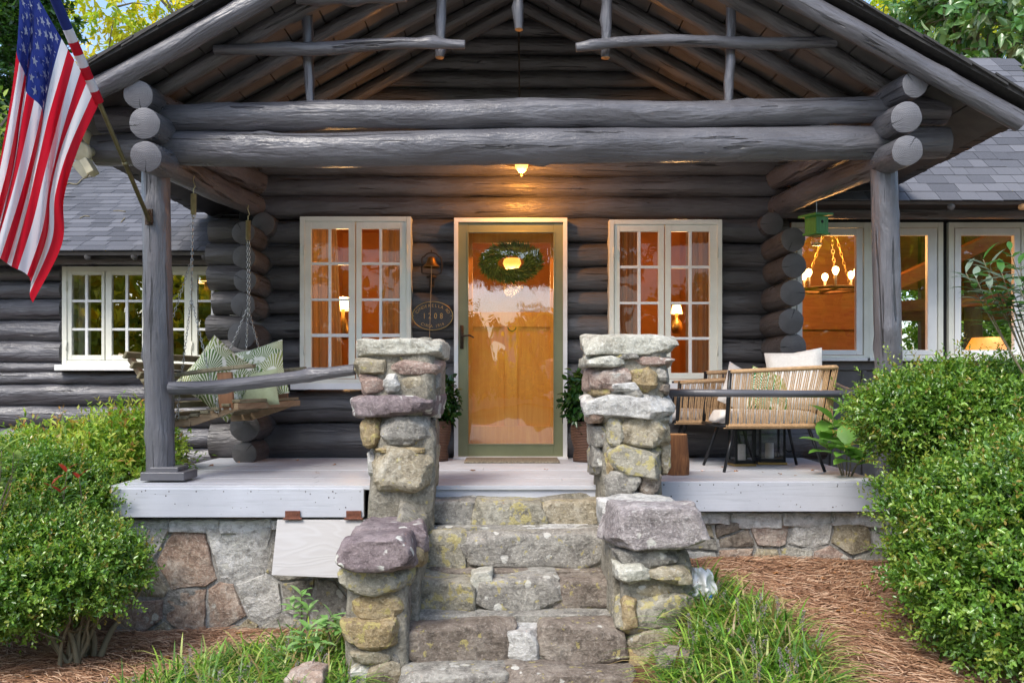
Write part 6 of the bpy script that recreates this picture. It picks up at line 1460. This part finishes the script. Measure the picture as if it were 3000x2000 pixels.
# ================================================================ TREES
YG = [(.60, .64, .05), (.48, .60, .05), (.70, .60, .04), (.34, .50, .06), (.68, .66, .08)]
DG = [(.035, .10, .02), (.06, .15, .025), (.09, .19, .03)]
MG = [(.11, .24, .04), (.16, .31, .05), (.22, .36, .06), (.08, .18, .03)]
def tree(nm, label, base, h, blobs, ntw, per, L, Wd, cols, seed, r0=.16, limbs=7, grp='trees behind the cabin', mat='softleaf', tl=.3, lo=.35, lump=.25, lean=(0, 0), hexa=False):
    t = thing(nm, label, 'tree', base, grp); R = random.Random(seed); b = Vector(base); top = b+Vector((lean[0], lean[1], h)); g = G()
    g.tube(smoothpath([b+Vector((0, 0, -.2)), b.lerp(top, .35)+Vector((R.uniform(-.2, .2), 0, 0)), b.lerp(top, .7)+Vector((R.uniform(-.25, .25), 0, 0)), top], 4), list(np.linspace(r0, r0*.25, 13)), 10); part('trunk', g, M['bark'], t, smooth=True)
    g = G()
    for i in range(limbs):
        s = b.lerp(top, R.uniform(.3, .9)); bb = blobs[i % len(blobs)]; e = Vector(bb[:3])+Vector((R.uniform(-.6, .6)*bb[3], R.uniform(-.6, .6)*bb[4], R.uniform(-.3, .6)*bb[5])); m = s.lerp(e, .5)+Vector((0, 0, R.uniform(-.1, .25))); pth = smoothpath([s, m, e], 4)
        g.tube(pth, list(np.linspace(r0*.3, .012, len(pth))), 6)
        for _ in range(4): k = R.randrange(3, len(pth)); e2 = pth[k]+Vector((R.uniform(-.7, .7), R.uniform(-.5, .5), R.uniform(-.1, .7))); g.tube([pth[k], pth[k].lerp(e2, .5)+Vector((0, 0, .05)), e2], [.02, .012, .005], 5)
    part('limb', g, M['bark'], t, smooth=True)
    me = sprigs(blobs, ntw, per, L, Wd, cols, M[mat], 'crown', seed, tl=tl, up=.0, lump=lump, lo=lo, hi=1.0, spread=.9, droop=.2, hexa=hexa); link('crown', me, t); return t
def tb(px, py, D, rx, ry, rz): c = W(px, py, D); return (c.x, c.y, c.z, pr_(rx, D), ry, pr_(rz, D))
tree('yellow_green_tree', 'tall yellow green tree above the left slope of the porch roof', (-4.2, 15, 0), 8.5, [tb(430, 60, 15, 190, 1.3, 130), tb(650, -20, 15.5, 210, 1.3, 120), tb(330, -60, 14.5, 200, 1.2, 120), tb(300, 190, 14.5, 80, .6, 90)], 620, 9, .13, .06, YG, 71, limbs=9, hexa=True)
tree('yellow_green_tree', 'golden leaved tree peeking over the roof edge further right of the first', (-2.5, 19, 0), 10, [tb(720, 20, 19, 170, 1.6, 110), tb(840, -60, 19, 200, 1.6, 110)], 480, 9, .15, .075, [(.74, .60, .03), (.66, .62, .05), (.50, .58, .05)], 72, hexa=True)
tree('ivy_clad_tree', 'dark dense evergreen at the left edge behind the flag', (-6.6, 11.5, 0), 7, [tb(-20, 200, 11.5, 130, .8, 330), tb(0, 560, 11.5, 120, .8, 260), tb(70, 50, 11.8, 100, .7, 170)], 4200, 8, .09, .05, DG, 73, mat='leaf', tl=.15, lo=.7)
tree('bright_sapling', 'bright green sapling in front of the dark tree at the left edge', (-5.0, 9.6, 0), 4.3, [tb(-30, 400, 9.6, 60, .3, 90), tb(-15, 620, 9.6, 45, .3, 90)], 170, 7, .10, .045, [(.20, .33, .05), (.28, .38, .07)], 74, r0=.03, hexa=True)
tree('magnolia_tree', 'broad leaved tree with pale glossy leaves above the right wing roof', (6.6, 12, 0), 7, [tb(2900, 60, 11.5, 170, .9, 130), tb(3050, 120, 11.2, 160, .9, 150), tb(2760, 10, 12, 110, .8, 60)], 430, 8, .19, .085, [(.12, .26, .09), (.18, .32, .12), (.30, .40, .24), (.08, .20, .05)], 75, mat='leaf', hexa=True, lo=.3)
tree('yellow_green_tree', 'yellow green tree deep behind the right slope of the porch roof', (6.5, 18, 0), 9, [tb(2680, 20, 18, 190, 1.4, 120), tb(2850, 60, 18, 200, 1.4, 140)], 520, 9, .16, .08, YG, 76, hexa=True)
for i, (x, y) in enumerate(((4.2, 16.5), (6.4, 17.2), (8.8, 16.6), (11.0, 17.6))):
    tree('garden_tree', ['bushy green tree seen through the far dining room windows, first from the left', 'bushy green tree seen through the far dining room windows, second from the left', 'bushy green tree behind the right wing, third from the left', 'bushy green tree at the far right behind the wing'][i], (x, y, 0), 3.5, [(x, y, 1.6, 1.3, .9, 1.7), (x+.3, y+.2, 3.4, 1.2, .9, 1.2)], 1300, 8, .14, .07, MG, 80+i, lo=.7, r0=.1)
GD = [(.74, .56, .03), (.66, .56, .05), (.50, .52, .05), (.30, .34, .04)]
# the place behind the camera, mirrored in the panes: trees and a white house across the road
for i, (x, y, h, cc_) in enumerate(((-9, -16, 7.5, GD), (-3.5, -22, 5.5, MG), (2.2, -26, 5.2, GD), (7.5, -20, 5.6, MG), (13, -17, 8, YG), (-16, -18, 9, GD), (-26, -24, 11, YG), (21, -24, 11, YG), (-36, -20, 11, MG), (31, -18, 11, MG))):
    k = h/5.5
    tree('roadside_tree', '%s roadside tree behind the camera, mirrored in the panes' % ['first small', 'second small', 'third small', 'fourth small', 'tall nearer right', 'tall nearer left', 'tall far left', 'tall far right', 'farthest left', 'farthest right'][i], (x, y, 0), h*.8, [(x, y, h*.62, 2.4*k, 1.6*k, h*.30), (x-1.4*k, y, h*.42, 1.8*k, 1.3*k, h*.24), (x+1.5*k, y, h*.45, 1.9*k, 1.3*k, h*.26)], 650, 8, .38*k, .22*k, cc_, 90+i, r0=.2, lo=.45, grp='roadside trees behind the camera')
tree('sky_blocking_tree', 'unseen tree behind the camera, its canopy shaped to darken the door reflection', (3.4, -9, 0), 7.0, [(.1, -9, 5.06, 4.2, .8, .42), (2.0, -9.3, 6.6, 1.6, 1.2, .6), (4.0, -9.4, 6.9, 1.8, 1.2, .7)], 1700, 8, .24, .10, DG, 120, limbs=16, grp='roadside trees behind the camera')  # low canopy shaped to block the reflected sky over the wreath
nh = thing('neighbour_house', 'white house with a pinkish roof across the road, mirrored in the door', 'house', (-1.5, -30, 0))
g = G(); g.box((-7, -34, 0), (5, -28, 2.1)); part('wall', g, M['sill'], nh)
g = G(); g.add([(-7.4, -27.6, 2.05), (5.4, -27.6, 2.05), (5.4, -31, 3.9), (-7.4, -31, 3.9), (-7.4, -34.4, 2.05), (5.4, -34.4, 2.05)], [(0, 1, 2, 3), (3, 2, 5, 4)]); part('roof', g, plain('pinkish_roof', (.32, .22, .19), .8), nh)
for x in (-6, -4, -1, 1, 3.4): g = G(); g.box((x, -27.99, .8), (x+.9, -27.9, 1.8)); part('window', g, M['gap'], nh)
